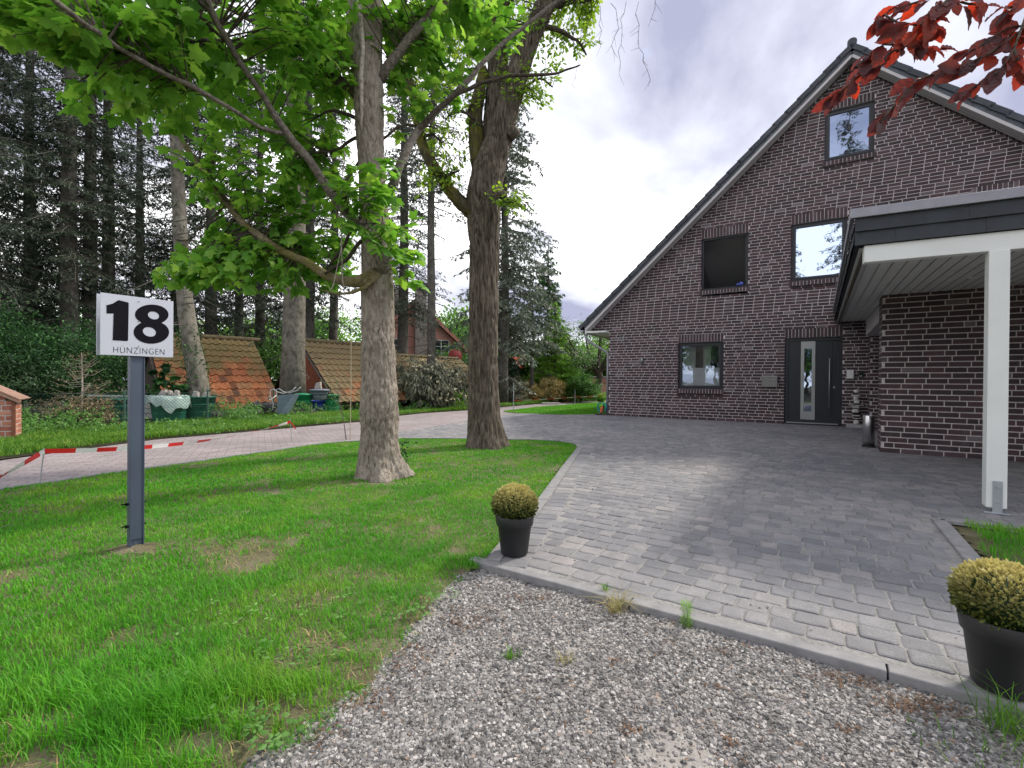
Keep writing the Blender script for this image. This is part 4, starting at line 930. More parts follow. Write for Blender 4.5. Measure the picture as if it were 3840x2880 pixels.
for (lx_,ly_) in((6.42,-3.2),(7.35,-6.4)):
    lx=MB(); lx.lathe([(0,0),(.045,0),(.045,-.006),(.03,-.01),(0,-.01)],(lx_,ly_,zs_(ly_)-.001),n=20); lx.build('downlight',M['whitepl'],cp)
def post(s):
    y_=yf(s)+.06
    mb=MB(); mb.bb(s-.064,s+.064,y_-.064,y_+.064,.045,2.179); p=mb.build('post',M['white'],cp,bevel=.007)
    mb=MB(); mb.bb(s-.025,s+.035,y_-.072,y_-.0645,0,.27); mb.bb(s-.08,s+.08,y_-.09,y_+.02,0,.012)
    for z in(.1,.22): mb.tube([(s+.005,y_-.078,z),(s+.005,y_-.086,z)],.012,8)
    mb.build('bracket',M['galv'],p,bevel=.002)
post(7.0); post(11.4)
# ================= signpost =================
sp=Vector((-2.355,3.005,0)); pu=Vector((.571,.821,0)); pn=Vector((pu.y,-pu.x,0))
sang=math.atan2(pu.y,pu.x)
sign=empty('signpost',sp-pn*.035,sang,'blue grey steel post carrying a white number 18 sign','sign')
mb=MB(); mb.bb(-.0375,-.031,-.027,.027,-.0,1.54); mb.bb(.031,.0375,-.027,.027,-.0,1.54); mb.bb(-.031,.031,-.015,-.009,-.0,1.54); mb.bb(-.031,.031,.009,.015,0,1.54)
mb.bb(-.0375,.0375,-.0215,-.0155,.045,1.54)
mb.build('post',M['postpaint'],sign,bevel=.0015)
for z in(.13,.27):
    mb=MB(); mb.tube([(-.075,0,z+.004),(-.04,0,z),(.04,0,z),(.055,0,z)],[.003,.007,.007,.004],8); mb.tube([(-.052,0,z),(-.046,0,z)],.012,6)
    mb.build('bolt',M['black'],sign)
for nm,y_ in(('sign_panel',-.034),('rear_panel',.034)):
    mb=MB(); x0=-.189 ; mb.bb(x0,.189,y_-.003,y_+.003,1.202,1.573); pnl=mb.build(nm,M['signwhite'],sign,bevel=.0008)
    if nm=='sign_panel': front=pnl
def pan(x,y):
    u=(x-122)/446; t=30+(x-122)*.1166; b=408+(x-122)*.0336
    uu=u/(1.11-.11*u)   # undo the perspective foreshortening along the panel
    return Vector((-.189+.378*uu,-.0375,1.202+.371*(b-y)/(b-t)))
def flat(polys,y,name,mat,parent,th=.0006):
    cu=bpy.data.curves.new(name,'CURVE'); cu.dimensions='2D'; cu.fill_mode='BOTH'; cu.extrude=th
    for pl in polys:
        s=cu.splines.new('POLY'); s.points.add(len(pl)-1); s.use_cyclic_u=True
        for i,p in enumerate(pl): s.points[i].co=(p[0],p[1],0,1)
    to=bpy.data.objects.new('tmp',cu); COL.objects.link(to); bpy.context.view_layer.update()
    me=bpy.data.meshes.new_from_object(to.evaluated_get(bpy.context.evaluated_depsgraph_get())); bpy.data.objects.remove(to)
    o=bpy.data.objects.new(name,me); COL.objects.link(o); me.materials.clear(); me.materials.append(mat); o.parent=parent; o.rotation_euler=(R(90),0,0); o.location=(0,y,0); return o
P2=lambda L_:[(pan(x,y).x,pan(x,y).z) for x,y in L_]
one=P2([(159,108),(196,98),(233,76),(291,90),(295,94),(292,318),(288,325),(203,321),(198,318),(203,158),(163,158),(160,155)])
E1=(436,163,102,61);E2=(434,270,108,70)
def ell(e,a): return (e[0]+e[2]*math.cos(a),e[1]+e[3]*math.sin(a))
def ins(p,e): return ((p[0]-e[0])/e[2])**2+((p[1]-e[1])/e[3])**2<1
top=[ell(E1,a) for a in np.linspace(math.pi*.5,math.pi*2.5,90)]; top=[p for p in top if not ins(p,E2)]
bot=[ell(E2,a) for a in np.linspace(-math.pi*.5,math.pi*1.5,100)]; bot=[p for p in bot if not ins(p,E1)]
def tilt(cx,cy,rx,ry,t): 
    return [(cx+rx*math.cos(a)*math.cos(t)-ry*math.sin(a)*math.sin(t),cy+rx*math.cos(a)*math.sin(t)+ry*math.sin(a)*math.cos(t)) for a in np.linspace(0,6.2832,33)[:-1]]
flat([one],-.0378,'numeral',M['black'],front); flat([P2(top+bot),P2(tilt(447,168,35,23,.25)),P2(tilt(422,268,41,28,.25))],-.0378,'numeral',M['black'],front)
tx=bpy.data.curves.new('n','FONT'); tx.body='HÜNZINGEN'; tx.size=.056; tx.offset=-.0013; tx.extrude=.0005; tx.space_character=1.12
to=bpy.data.objects.new('tmp',tx); COL.objects.link(to); bpy.context.view_layer.update()
me=bpy.data.meshes.new_from_object(to.evaluated_get(bpy.context.evaluated_depsgraph_get())); bpy.data.objects.remove(to)
xs=[v.co.x for v in me.vertices]; wid=max(xs)-min(xs); a_=pan(203,388);b_=pan(514,396)
for v in me.vertices: v.co.x=(v.co.x-min(xs))*((b_.x-a_.x)/wid)
o=bpy.data.objects.new('lettering',me); COL.objects.link(o); me.materials.clear(); me.materials.append(M['black']); o.parent=front; o.rotation_euler=(R(90),0,0); o.location=(a_.x,-.0378,1.2165)
mb=MB()
for zz in(1.545,1.405,1.254): mb.lathe([(0,.004),(.003,.0035),(.0045,0)],(0,0,0),n=10); 
for zz in(1.545,1.42,1.262):
    mb=MB(); mb.tube([(.0,-.037,zz),(.0,-.041,zz)],[.0045,.002],10); mb.build('rivet',M['alu'],front)
# bare footing
e=MB(); n=22; vs=[(0,0,.012)]+[((.17+.04*math.sin(i*2.3))*math.cos(6.283*i/n),(.11+.03*math.sin(i*1.7))*math.sin(6.283*i/n),-.02) for i in range(n)]
e.add(vs,[(0,1+i,1+(i+1)%n) for i in range(n)]); o=e.build('footing',M['lawnsoil'],None,smooth=True); o.location=sp-pn*.035; prop(o,'patch of bare sand round the foot of the signpost',None,kind='structure')
# ================= pots =================
def boxpot(loc,s,label,rim):
    e=empty('potted_box_ball',loc,0,label,'potted plant','clipped box balls in black pots'); e.scale=(s,s,s)
    mb=MB(); mb.lathe([(0,0),(.080,0),(.083,.004),(.104,.175),(.113,.178),(.121,.236),(.119,.24),(.112,.238),(.106,.18),(.10,.20),(0,.20)],n=56); mb.build('pot',M['pot'],e,smooth=True)
    m=MB(); m.lathe([(0,.215),(.106,.205)],n=24); m.build('soil',M['litter'],e)
    n=5200; d=rvec(n); d/=np.linalg.norm(d,axis=1,keepdims=True); d=d[d[:,2]>-.55]; n=len(d)
    rr=.136*(1-.22*rng.random(n)**1.2); rr*=1+.03*np.sin(d[:,0]*9+3)*np.sin(d[:,1]*8)
    p=d*rr[:,None]*np.array([1,1,.86])+np.array([0,0,.30])
    dd=d+rvec(n,.35); dd[:,2]+=.35
    lf=leafmesh('foliage',OVAL,p,dd,d+rvec(n,.7),.0165*(.5+.9*rng.random(n)),M['L_box'],e)
    m=MB(); m.lathe([(0,.20),(.06,.205),(.088,.25),(.094,.30),(.075,.35),(.035,.375),(0,.38)],n=20); m.build('shade_core',M['L_dark'],e)  # inner core coloured dark to stand for shade in the gaps between leaves
    return e
boxpot(tuple(G(1114,1196))[:2]+(.004,),1.0,'small clipped box ball in a black pot at the paving corner',0)
boxpot((1.735,1.67,.004),1.03,'yellowing box ball in a large black pot at the right edge',0)
# ================= barrier tape =================
def stake(p,h,label,r=.006,lean=(0,0)):
    mb=MB(); mb.tube([(0,0,-.05),(lean[0]*.5,lean[1]*.5,h*.5),(lean[0],lean[1],h)],[r,r*.9,r*.8],7); o=mb.build('metal_stake',M['galv'],None); o.location=p; return prop(o,label,'stake','stakes holding the barrier tape')
s1=G(86,1040); s2=G(631,951); S1=s1+Vector((.05,0,.31)); S2=s2+Vector((-.03,0,.32))
stake(s1,.34,'thin stake at the left lawn edge with tape tied on top',lean=(.05,0)); stake(s2,.38,'thin stake with a hanging red tape end',lean=(-.03,0))
def tape(pts,label,w=.05,seg=.22,ph=0,name='barrier_tape',twist=None):
    mb=MB(); P_=[Vector(p) for p in pts]; D=ph; last=None
    tot=sum((b-a).length for a,b in zip(P_[:-1],P_[1:])); N_=int(tot/.07)
    def at_(t):
        d=t*tot
        for a,b in zip(P_[:-1],P_[1:]):
            l=(b-a).length
            if d<=l+1e-6: return a+(b-a)*(d/l if l else 0)
            d-=l
        return P_[-1]
    for i in range(N_):
        a=at_(i/N_);b=at_((i+1)/N_)
        ta=twist(i/N_) if twist else .5; tb=twist((i+1)/N_) if twist else .5
        t=(b-a).normalized(); sd=t.cross(Vector((0,0,1))).normalized(); upv=sd.cross(t)
        wa=(upv*math.cos(ta)+sd*math.sin(ta))*w/2; wb=(upv*math.cos(tb)+sd*math.sin(tb))*w/2
        k=int((D+i/N_*tot)/seg)%2
        mb.add([a-wa,b-wb,b+wb,a+wa],[(0,1,2,3)],k)
    return prop(mb.build(name,[M['tape_r'],M['tape_w']],None,smooth=True),label,'barrier tape')
tape([G(-60,1075)+Vector((-.1,-.3,-.0)),at(0,1031,4.3),at(45,1005,4.55),S1],'red and white tape slanting down from the left stake',ph=.1,twist=lambda t:.4+.5*math.sin(t*5))
def sag(a,b,n=14,s=.1): return [a.lerp(b,i/n)-Vector((0,0,s*4*(i/n)*(1-i/n))) for i in range(n+1)]
tape(sag(S1,S2,16,.12),'red and white tape sagging between the two lawn stakes',twist=lambda t:.2+1.2*max(0,min(1,(t-.35)*3))*(1-max(0,(t-.8)*5)))
tape([S2,S2+Vector((.07,-.02,-.06)),S2+Vector((.15,-.04,-.2))],'short loose end of red tape on the farther stake',seg=.17)
f1=Vector((.06,17.2,0)); f2=Vector((2.95,22.3,0)); f3=Vector((5.3,26,0))
stake(f1,1.0,'grey stake of the far tape nearest the oak trunk',.016); stake(f2,.7,'grey stake of the far tape nearest the house',.014)
tape(sag(f1+Vector((0,0,.38)),f2+Vector((0,0,.36)),12,.02),'far red and white tape along the opposite verge',w=.035,seg=.7)
tape(sag(f2+Vector((0,0,.36)),f3+Vector((0,0,.38)),6,.02),'far tape end running behind the house corner',w=.035,seg=.7)
# ================= fence =================
FP=[(-11.2,8.4),(-9.7,9.3),(-8.33,10.25),(-7.5,11.75),(-7.0,14.0),(-6.3,15.8)]
fe=empty('wire_fence',(FP[2][0],FP[2][1],0),0,'low green chain link fence along the weedy verge','fence')
o0=Vector((FP[2][0],FP[2][1],0))
for x,y in FP:
    mb=MB(); mb.tube([Vector((x,y,-.1))-o0,Vector((x,y,.79))-o0],.022,10); mb.lathe([(0,0),(.026,0),(.02,.02),(0,.026)],Vector((x,y,.79))-o0,n=10); mb.build('post',M['wiregreen'],fe)
mb=MB()
for (a,b) in zip(FP[:-1],FP[1:]):
    A=Vector((a[0],a[1],0))-o0;B_=Vector((b[0],b[1],0))-o0; L_=(B_-A).length; u=(B_-A)/L_; hgt=.74; st=.075
    for z in(.08,.40,.745): mb.tube([A+Vector((0,0,z)),B_+Vector((0,0,z))],.0028,4,cap=False)
    k=-int(hgt/st)-1
    while k*st<L_:
        for sg in(1,-1):
            x0=k*st; x1=x0+hgt; z0,z1=(0.,hgt) if sg>0 else (hgt,0.)
            a0=max(0,x0);a1=min(L_,x1)
            if a1-a0>.02:
                za=z0+(z1-z0)*(a0-x0)/hgt; zb=z0+(z1-z0)*(a1-x0)/hgt
                mb.tube([A+u*a0+Vector((0,0,za)),A+u*a1+Vector((0,0,zb))],.003,3,cap=False)
        k+=1
mb.build('wire_mesh',M['wiregreen'],fe)
# ================= sheds =================
def pantiles(mb,L0,R0,down,n_rows,n_cols,row,col,miss=0.,lift=.02):
    """S shaped tiles; L0,R0 ridge ends, down = unit vector down the slope"""
    L0,R0=Vector(L0),Vector(R0); u=(R0-L0).normalized(); dn=Vector(down).normalized(); nn=dn.cross(u); nn=nn if nn.z>0 else -nn
    for r in range(n_rows):
        for c in range(n_cols):
            jx=random.gauss(0,.004); jr=random.gauss(0,.012); lf=random.uniform(0,.012)
            o_=L0+u*(c*col+jx)+dn*(r*row+random.gauss(0,.004)); vs=[]
            prof=[(0,.0),(.12,-.012),(.35,-.016),(.6,.0),(.78,.026),(.95,.03),(1.12,.004)]
            for k,(t,e_) in enumerate(((0,0),(1.12,1))):
                for px,pz in prof: vs.append(o_+u*(px*col+jr*t*row)+dn*(t*row)+nn*(pz+.012+(.028 if e_ else 0.0)+lf*e_))
            n=len(prof)
            for px,pz in prof: vs.append(o_+u*(px*col+jr*1.12*row)+dn*(1.12*row)+nn*(pz-.004+.012+lf))
            mb.add(vs,[(i,i+1,n+i+1,n+i) for i in range(n-1)]+[(n+i,n+i+1,2*n+i+1,2*n+i) for i in range(n-1)])
def shed(label,Lr,Rr,ndir,w,ze,tile,wood,back=True,cols=None,mossz=None,row=.34,col=.225):
    Lr,Rr=Vector(Lr),Vector(Rr); nd=Vector(ndir).normalized(); c=Vector((Lr.x+nd.x*w/2,Lr.y+nd.y*w/2,0))
    e=empty('tiled_shed',c,0,label,'shed','old tile roofed sheds behind the fence')
    drop=Lr.z-ze; dn=(nd*w-Vector((0,0,drop))); Ls=dn.length; dn=dn/Ls; dnb=(-nd*w*.9-Vector((0,0,drop))).normalized()
    u=(Rr-Lr).normalized(); nr=int(Ls/row)+1; nc=int((Rr-Lr).length/col)+1
    mb=MB(); pantiles(mb,Lr-c,Rr-c,dn,nr,nc,row,col); mb.build('roof',tile,e)
    # under-sheet so nothing shows through gaps, plus back slope
    mb=MB(); a=[Lr-c-Vector((0,0,.03)),Rr-c-Vector((0,0,.03)),Rr-c+dn*Ls-Vector((0,0,.03)),Lr-c+dn*Ls-Vector((0,0,.03))]; mb.add(a,[(0,1,2,3)])
    b=[Lr-c-Vector((0,0,.03)),Rr-c-Vector((0,0,.03)),Rr-c+dnb*Ls-Vector((0,0,.03)),Lr-c+dnb*Ls-Vector((0,0,.03))]; mb.add(b,[(3,2,1,0)]); mb.build('roof_lining',M['wood_old'],e,solid=.02)
    # ridge caps
    mb=MB(); k=int((Rr-Lr).length/.34)+1
    for i in range(k):
        a=Lr-c+u*(i*.34)+Vector((0,0,.03)); mb.tube([a,a+u*.37+Vector((0,0,.012))],[.095,.085],10)
    mb.build('ridge_cap',M['ridgecap'],e)
    # gables as boards
    for P_,sg in((Lr,-1),(Rr,1)):
        mb=MB(); off=-sg*.16; Pg=P_-c+u*off; n=14; wb=w*.9
        for i in range(n):
            t0=-wb+(w+wb)*i/n; t1=-wb+(w+wb)*(i+1)/n-.012
            zt=lambda t:(P_.z-.06)-(P_.z-ze)*(t/w if t>0 else -t/wb)
            y_=random.uniform(-.006,.006)
            A=Pg+nd*t0+u*y_;B_=Pg+nd*t1+u*y_; A=Vector((A.x,A.y,0));B_=Vector((B_.x,B_.y,0))
            th=u*.02
            z0_,z1_=max(.05,zt(t0)),max(.05,zt(t1))
            q=[A,B_,B_+Vector((0,0,z1_)),A+Vector((0,0,z0_))]; mb.add(q+[p+th for p in q],[(0,1,2,3),(7,6,5,4),(0,4,5,1),(1,5,6,2),(2,6,7,3),(3,7,4,0)])
        mb.build('gable',wood,e)
        mb=MB(); a=P_-c-Vector((0,0,.05))+u*sg*.02; mb.bar(a,a+dn*Ls,.03,.11,up=(u.x,u.y,0)); mb.bar(a,a+dnb*Ls,.03,.11,up=(u.x,u.y,0)); mb.build('bargeboard',M['wood_old'],e)
    return e
M['ridgecap']=simple('ridge_cap',(.17,.13,.06),.9,c2=(.07,.055,.035),scale=6)
rd=(.68,.73,0); nd_=(.73,-.68,0)
sh1=shed('old shed nearest the sign with mossy orange pantile roof to the ground',(-11.85,15.45,2.5),(-9.72,17.7,2.5),nd_,2.85,.12,pantile_mat('pantile_a',.3,2.5),M['wood_old'])
rd2=(.645,.764,0)
sh2=shed('middle shed with mossy pantiles and red boarded gable behind the maple',(-7.70,17.25,2.47),(-5.2,20.2,2.47),(.764,-.645,0),2.45,.52,pantile_mat('pantile_b',-.6,1.9,mossc=(.15,.12,.055)),M['wood_red'])
sh3=shed('small far shed with olive tiled roof behind the flowering shrub',(-5.3,22.2,2.2),(-2.94,25,2.2),(.764,-.645,0),1.9,.95,pantile_mat('pantile_c',-1.,1.,mossc=(.14,.12,.05)),M['wood_old'],col=.28,row=.4)
# timber store under the middle shed
mb=MB(); 
for i in range(34):
    t=random.random(); a=Vector((-5.75,15.9,0)).lerp(Vector((-3.5,18.5,0)),t); mb.box(a+Vector((random.gauss(0,.1),random.gauss(0,.1),random.uniform(.06,.42))),(random.uniform(.15,.4),.25,random.uniform(.06,.12)),Matrix.Rotation(.87+random.gauss(0,.2),3,'Z'))
prop(mb.build('log_pile',simple('old_logs',(.20,.14,.10),.9,c2=(.05,.04,.035),scale=4),None,bevel=.01),'low heap of bricks and split wood under the middle shed eave','log pile')
# red brick house behind
e=empty('gabled_cottage',(-6.3,31,0),R(18),'pinkish red brick cottage with a chimney behind the sheds','house')
mb=MB(); pk=simple('pink_brick',(.66,.33,.27),.85,c2=(.55,.25,.20),scale=14,bump=.4,bscale=30)
mb.add([(-2.4,0,0),(2.4,0,0),(2.4,0,2.9),(0,0,5.05),(-2.4,0,2.9),(-2.4,7,0),(2.4,7,0),(2.4,7,2.9),(0,7,5.05),(-2.4,7,2.9)],[(0,1,2,3,4),(9,8,7,6,5),(1,6,7,2),(5,0,4,9)]); mb.build('wall',pk,e)
mb=MB(); 
for sg in(-1,1):
    mb.add([(0,-.3,5.25),(sg*2.95,-.3,2.55),(sg*2.95,9,2.55),(0,9,5.25)],[(0,1,2,3)])
rf=mb.build('roof',tilemat('cottage_tile',[(0,(.10,.06,.05)),(1,(.16,.10,.08))]),e,solid=.08)
mb=MB(); pantiles(mb,(0,9,5.27),(0,-.3,5.27),(-2.95,0,-2.7),11,36,.36,.26); mb.build('roof_tile',tilemat('cottage_tile2',[(0,(.07,.05,.045)),(1,(.17,.11,.09))]),rf)
mb=MB(); 
for sg in(-1,1): mb.bar((0,-.32,5.2),(sg*2.95,-.32,2.5),.03,.17)
mb.build('bargeboard',simple('red_barge',(.60,.25,.19),.7),e)
mb=MB(); mb.bb(-.05,.55,-.4,.0,0,6.0); mb.bb(-.12,.62,-.47,.07,6.0,6.12); mb.bb(-1.4,-.8,.6,1.1,4.3,5.9); mb.build('chimney',simple('rendered_chimney',(.36,.31,.27),.9,c2=(.24,.2,.18)),e)
for x0,z0 in((-1.75,2.05),(.95,2.05)):
    mb=MB(); frame(mb,x0,x0+.9,z0,z0+1.1,.05,-.04,.0); mb.bb(x0+.43,x0+.47,-.035,-.005,z0,z0+1.1)
    for q_ in(.36,.72): mb.bb(x0,x0+.9,-.034,-.006,z0+q_,z0+q_+.03)
    wv=mb.build('window',M['white'],e); mb=MB(); mb.add([(x0+.04,-.003,z0+.04),(x0+.86,-.003,z0+.04),(x0+.86,-.003,z0+1.06),(x0+.04,-.003,z0+1.06)],[(0,1,2,3)]); mb.build('pane',simple('dark_pane',(.03,.035,.04),.1,var=0),wv)
e.scale=(1.2,1.2,1.2)
e=empty('satellite_dish',at(983,782,27),R(20),'round red satellite dish beside the cottage gable','satellite dish')
mb=MB(); vs=[];n=24
mb.lathe([(0,.06),(.2,.045),(.36,0.)],n=24); o=mb.build('dish',simple('dish_red',(.35,.035,.03),.5),e,smooth=True); o.rotation_euler=(R(80),0,0); o.location=(0,0,.35); o.scale=(1.1,1.1,1.1)
mb=MB(); mb.tube([(0,.05,-1.9),(0,.05,.3)],.03,8); mb.tube([(0,0,.1),(.0,-.4,.15)],.02,6); mb.box((0,-.42,.2),(.1,.1,.16)); mb.build('mast',M['whitepl'],e)
# red tiled little gable roof further right
e=empty('garden_gateway',at(1105,800,28),R(-35),'little bright red tiled roof on posts beyond the hedge','garden roof')
mb=MB(); mb.add([(-.55,0,.1),(.0,0,.78),(.55,0,.1),(-.55,1.3,.1),(0,1.3,.78),(.55,1.3,.1)],[(0,3,4,1),(1,4,5,2)]); mb.build('roof_lining',M['wood_old'],e,solid=.04)
mb=MB(); pantiles(mb,(0,1.3,.82),(0,0,.82),(-.55,0,-.68),3,6,.3,.22); pantiles(mb,(0,0,.82),(0,1.3,.82),(.55,0,-.68),3,6,.3,.22); mb.build('roof',tilemat('red_tile',[(0,(.50,.07,.035)),(1,(.62,.12,.06))]),e)
mb=MB(); mb.add([(-.5,.05,.1),(.5,.05,.1),(0,.05,.72)],[(0,1,2)]); mb.bb(-.45,-.37,.1,.18,-1.8,.1); mb.bb(.37,.45,.1,.18,-1.8,.1); mb.bb(-.45,-.37,1.1,1.18,-1.8,.1); mb.bb(.37,.45,1.1,1.18,-1.8,.1); mb.build('frame',M['wood_old'],e)
# brick gate pillar and garden walls
def brickpillar(loc,rz,w,d_,h,label,name='brick_pillar',cat='pillar'):
    e=empty(name,loc,rz,label,cat)
    B=BW()
    B.wall((-w/2,-d_/2,0),(1,0,0),(0,-1,0),0,h,lambda z:[(0,w)]); B.wall((w/2,-d_/2,0),(0,1,0),(1,0,0),0,h,lambda z:[(0,d_)]); B.wall((-w/2,-d_/2,0),(0,1,0),(-1,0,0),0,h,lambda z:[(0,d_)])
    B.build('shaft',e,[M['redbrick'],M['mortar']]); mb=MB(); mb.bb(-w/2-.05,w/2+.05,-d_/2-.05,d_/2+.05,h,h+.08); mb.build('cap',M['concrete'],e,bevel=.01); return e
p=at(1209,826,28.5); brickpillar((p.x,p.y,0),.2,.55,.55,1.25,'brick gate pillar between the golden and the dark shrub')
p=at(1300,820,30); brickpillar((p.x+.8,p.y,0),.1,3.2,.3,1.35,'low brick garden wall behind the blossoming apple tree','garden_wall','wall')
# ================= things behind the fence =================
def ground_at(px,Z): p=at(px,830,Z); return Vector((p.x,p.y,0))
def tubm(name,loc,r0,r1,h,mat,label,cat='tub',lid=None,group='plastic tubs and barrels behind the fence',water=None):
    e=empty(name,loc,random.random(),label,cat,group)
    mb=MB(); mb.lathe([(0,0),(r0,0),(r0+.01,.02),(r1,h-.03),(r1+.03,h-.03),(r1+.035,h),(r1-.005,h),(r1-.02,h-.04),(r0-.01,.03),(0,.03)],n=40)
    for z in(.33,.66): r=r0+(r1-r0)*z; mb.lathe([(r+.004,h*z-.012),(r+.014,h*z),(r+.004,h*z+.012)],n=40)
    mb.build('shell',mat,e,smooth=True)
    if lid: mb=MB(); mb.lathe([(0,h+.035),(r1*.6,h+.03),(r1+.03,h+.01),(r1+.045,h-.02),(r1+.035,h-.025)],n=32); mb.build('lid',lid,e,smooth=True)
    return e
t1=tubm('water_tub',ground_at(366,12.15),.33,.42,.62,M['tub'],'green tub covered by crumpled plastic film')
mb=MB(); n=30; vs=[(0,0,.65)]
for ring,(rr,zz) in enumerate(((.25,.645),(.43,.635),(.47,.56),(.49,.46))):
    for i in range(n):
        a=6.283*i/n; dz=.05*math.sin(i*1.9)+.05*math.sin(i*.9); ext=1
        z=zz+(dz*.15 if ring<2 else dz*(ring-1)*.7)
        if ring==3 and math.sin(a-4.4)>0.3: z-=.14
        if ring>=2 and not(math.sin(a)<.75): z=.60
        vs.append(((rr+.01*math.sin(i*2.3))*math.cos(a),(rr+.01*math.sin(i*2.3))*math.sin(a),z))
mb.add(vs,[(0,1+i,1+(i+1)%n) for i in range(n)]+[(1+r*n+i,1+r*n+(i+1)%n,1+(r+1)*n+(i+1)%n,1+(r+1)*n+i) for r in range(3) for i in range(n)])
o=mb.build('plastic_film',M['film'],None,smooth=True); o.location=ground_at(364,12.12); prop(o,'crumpled translucent film draped over the green tub','film')
def stone(loc,s,label=None,mat=None,name='stone'):
    v,f=rock(random.randint(0,99)); o=npmesh(name,v*s,[f],mat or M['rubble']); o.location=loc; b=o.modifiers.new('b','BEVEL'); b.width=s*.12; b.segments=2
    return prop(o,label,'stone','stones weighing down the tub covers')
for dx_,s,l in((-.13,.17,'largest grey stone on the film covered tub'),(.02,.13,'pale flat middle stone on the film covered tub'),(.19,.14,'square pale stone at the right of the tub film')): q=ground_at(366,12.0); stone((q.x+dx_,q.y,.70),s,l)
tubm('water_tub',ground_at(432,12.75),.30,.37,.60,M['tub'],'second green tub half hidden behind the fence post')
q=ground_at(425,12.6); stone((q.x,q.y,.64),.16,'flat brown stone on the second tub rim'); stone((q.x+.25,q.y,.64),.15,'round stone at the right of the second tub rim')
tubm('water_tub',ground_at(252,12.2),.33,.38,.55,M['tub'],'teal tub behind the fence left of the signpost')
mb=MB(); q=ground_at(245,11.9); mb.bar((q.x-.55,q.y-.1,.62),(q.x+.5,q.y+.5,.60),.11,.05); prop(mb.build('plank',simple('grey_plank',(.30,.36,.34),.8),None,bevel=.006),'pale green plank lying on the tub left of the signpost','plank')
e=empty('water_canister',ground_at(322,12.6),.3,'dirty white plastic canister left of the film covered tub','canister')
mb=MB(); mb.bb(-.14,.14,-.12,.12,0,.5); mb.build('body',simple('dirty_white',(.55,.55,.52),.5,c2=(.35,.34,.3)),e,bevel=.035); mb=MB()
for z in(.14,.27,.4): mb.bb(-.145,.145,-.125,.125,z,z+.015)
mb.tube([(-.06,0,.5),(-.06,0,.55)],.03,10); mb.build('rib',M['greytub'],e)
tubm('rain_barrel',ground_at(655,14.7),.22,.235,.62,M['tubb'],'bright green barrel with a lid beside the wheelbarrow','barrel',lid=M['tubb'])
tubm('blue_barrel',ground_at(685,15.0),.23,.24,.42,M['blue'],'blue barrel half hidden between two green barrels','barrel')
e=tubm('grey_tub',ground_at(690,14.95)+Vector((0,0,.455)),.22,.27,.3,M['greytub'],'grey tub standing on top of the blue barrel','tub',lid=M['greytub'])
q=ground_at(688,14.9); stone((q.x,q.y,.85),.22,'big flat stone on the lid of the grey tub'); 
tubm('rain_barrel',ground_at(716,15.2),.225,.235,.60,M['tubb'],'rightmost bright green barrel without a lid','barrel')
e=empty('mortar_tray',ground_at(566,13.7),.2,'black basin heaped with grey rubble beside the shed','basin')
mb=MB(); mb.lathe([(0,0),(.30,0),(.38,.26),(.42,.26),(.42,.28),(.36,.28),(.28,.04),(0,.04)],n=28,sy=.7); mb.build('basin',M['pot'],e,smooth=True)
V_=[];F_=[];b_=0
for i in range(4):
    n=60; q=rng.normal(size=(n,3))*np.array([.16,.10,.035])+np.array([0,0,.30]); V,F=scatter(rock(40+i),q,frames(rvec(n),rvec(n)),.05+.05*rng.random(n)); V_.append(V);F_.append(F+b_);b_+=len(V)
npmesh('rubble',np.concatenate(V_),[np.concatenate(F_)],M['darkstone'],e)
V_=[];F_=[];b_=0
for i in range(4):
    n=130; t=rng.random(n); q=np.column_stack([-7.9+t*1.5+rng.normal(size=n)*.25,13.0+t*1.7+rng.normal(size=n)*.25,.06+.12*rng.random(n)**2]); V,F=scatter(rock(50+i),q,frames(rvec(n),rvec(n)),.06+.08*rng.random(n)); V_.append(V);F_.append(F+b_);b_+=len(V)
o=npmesh('rubble_heap',np.concatenate(V_),[np.concatenate(F_)],M['darkstone']); prop(o,'low heap of grey rubble along the shed eave','rubble',kind='stuff')
# wheelbarrow leaning on its nose
e=empty('wheelbarrow',ground_at(612,13.35),R(8),'blue grey wheelbarrow tipped up on its nose with tubular handles','wheelbarrow')
mb=MB(); T=[(-.32,-.02,.56),(.36,-.02,.58),(.30,.20,.60),(-.30,.22,.57)]; Bq=[(-.22,.02,.02),(-.02,.02,-.02),(-.03,.16,0),(-.2,.16,.02)]
T=[(-.12,-.10,.62),(.34,-.10,.66),(.34,.36,.66),(-.12,.36,.62)]; Bq=[(-.17,-.0,.04),(.02,-.04,-.04),(.02,.26,-.04),(-.17,.24,.04)]
mb.add(Bq+T,[(0,3,2,1),(0,1,5,4),(1,2,6,5),(2,3,7,6),(3,0,4,7)]); mb.build('tray',simple('barrow_blue',(.22,.28,.36),.45,metal=.3,var=.12),e,bevel=.02,solid=.01)
mb=MB()
for yo in(-.12,.36):
    mb.tube([(.36,yo,.86),(.28,yo,.76),(.05,yo,.68),(-.12,yo,.72),(-.22,yo,.80),(-.30,yo,.78),(-.30,yo,.60),(-.22,yo,.40),(-.24,yo,.22),(-.40,yo+.1*(1 if yo<0 else -1),.16)],.014,8)
mb.tube([(-.30,-.12,.62),(-.40,.0,.5),(-.40,.25,.5),(-.30,.36,.62)],.013,8)
mb.build('tube_frame',simple('frame_grey',(.5,.5,.5),.4,metal=.3),e,smooth=True)
mb=MB(); mb.tube([(-.44,.10,.16),(-.44,.16,.16)],.15,20); o=mb.build('wheel',M['pot'],e,bevel=.02)
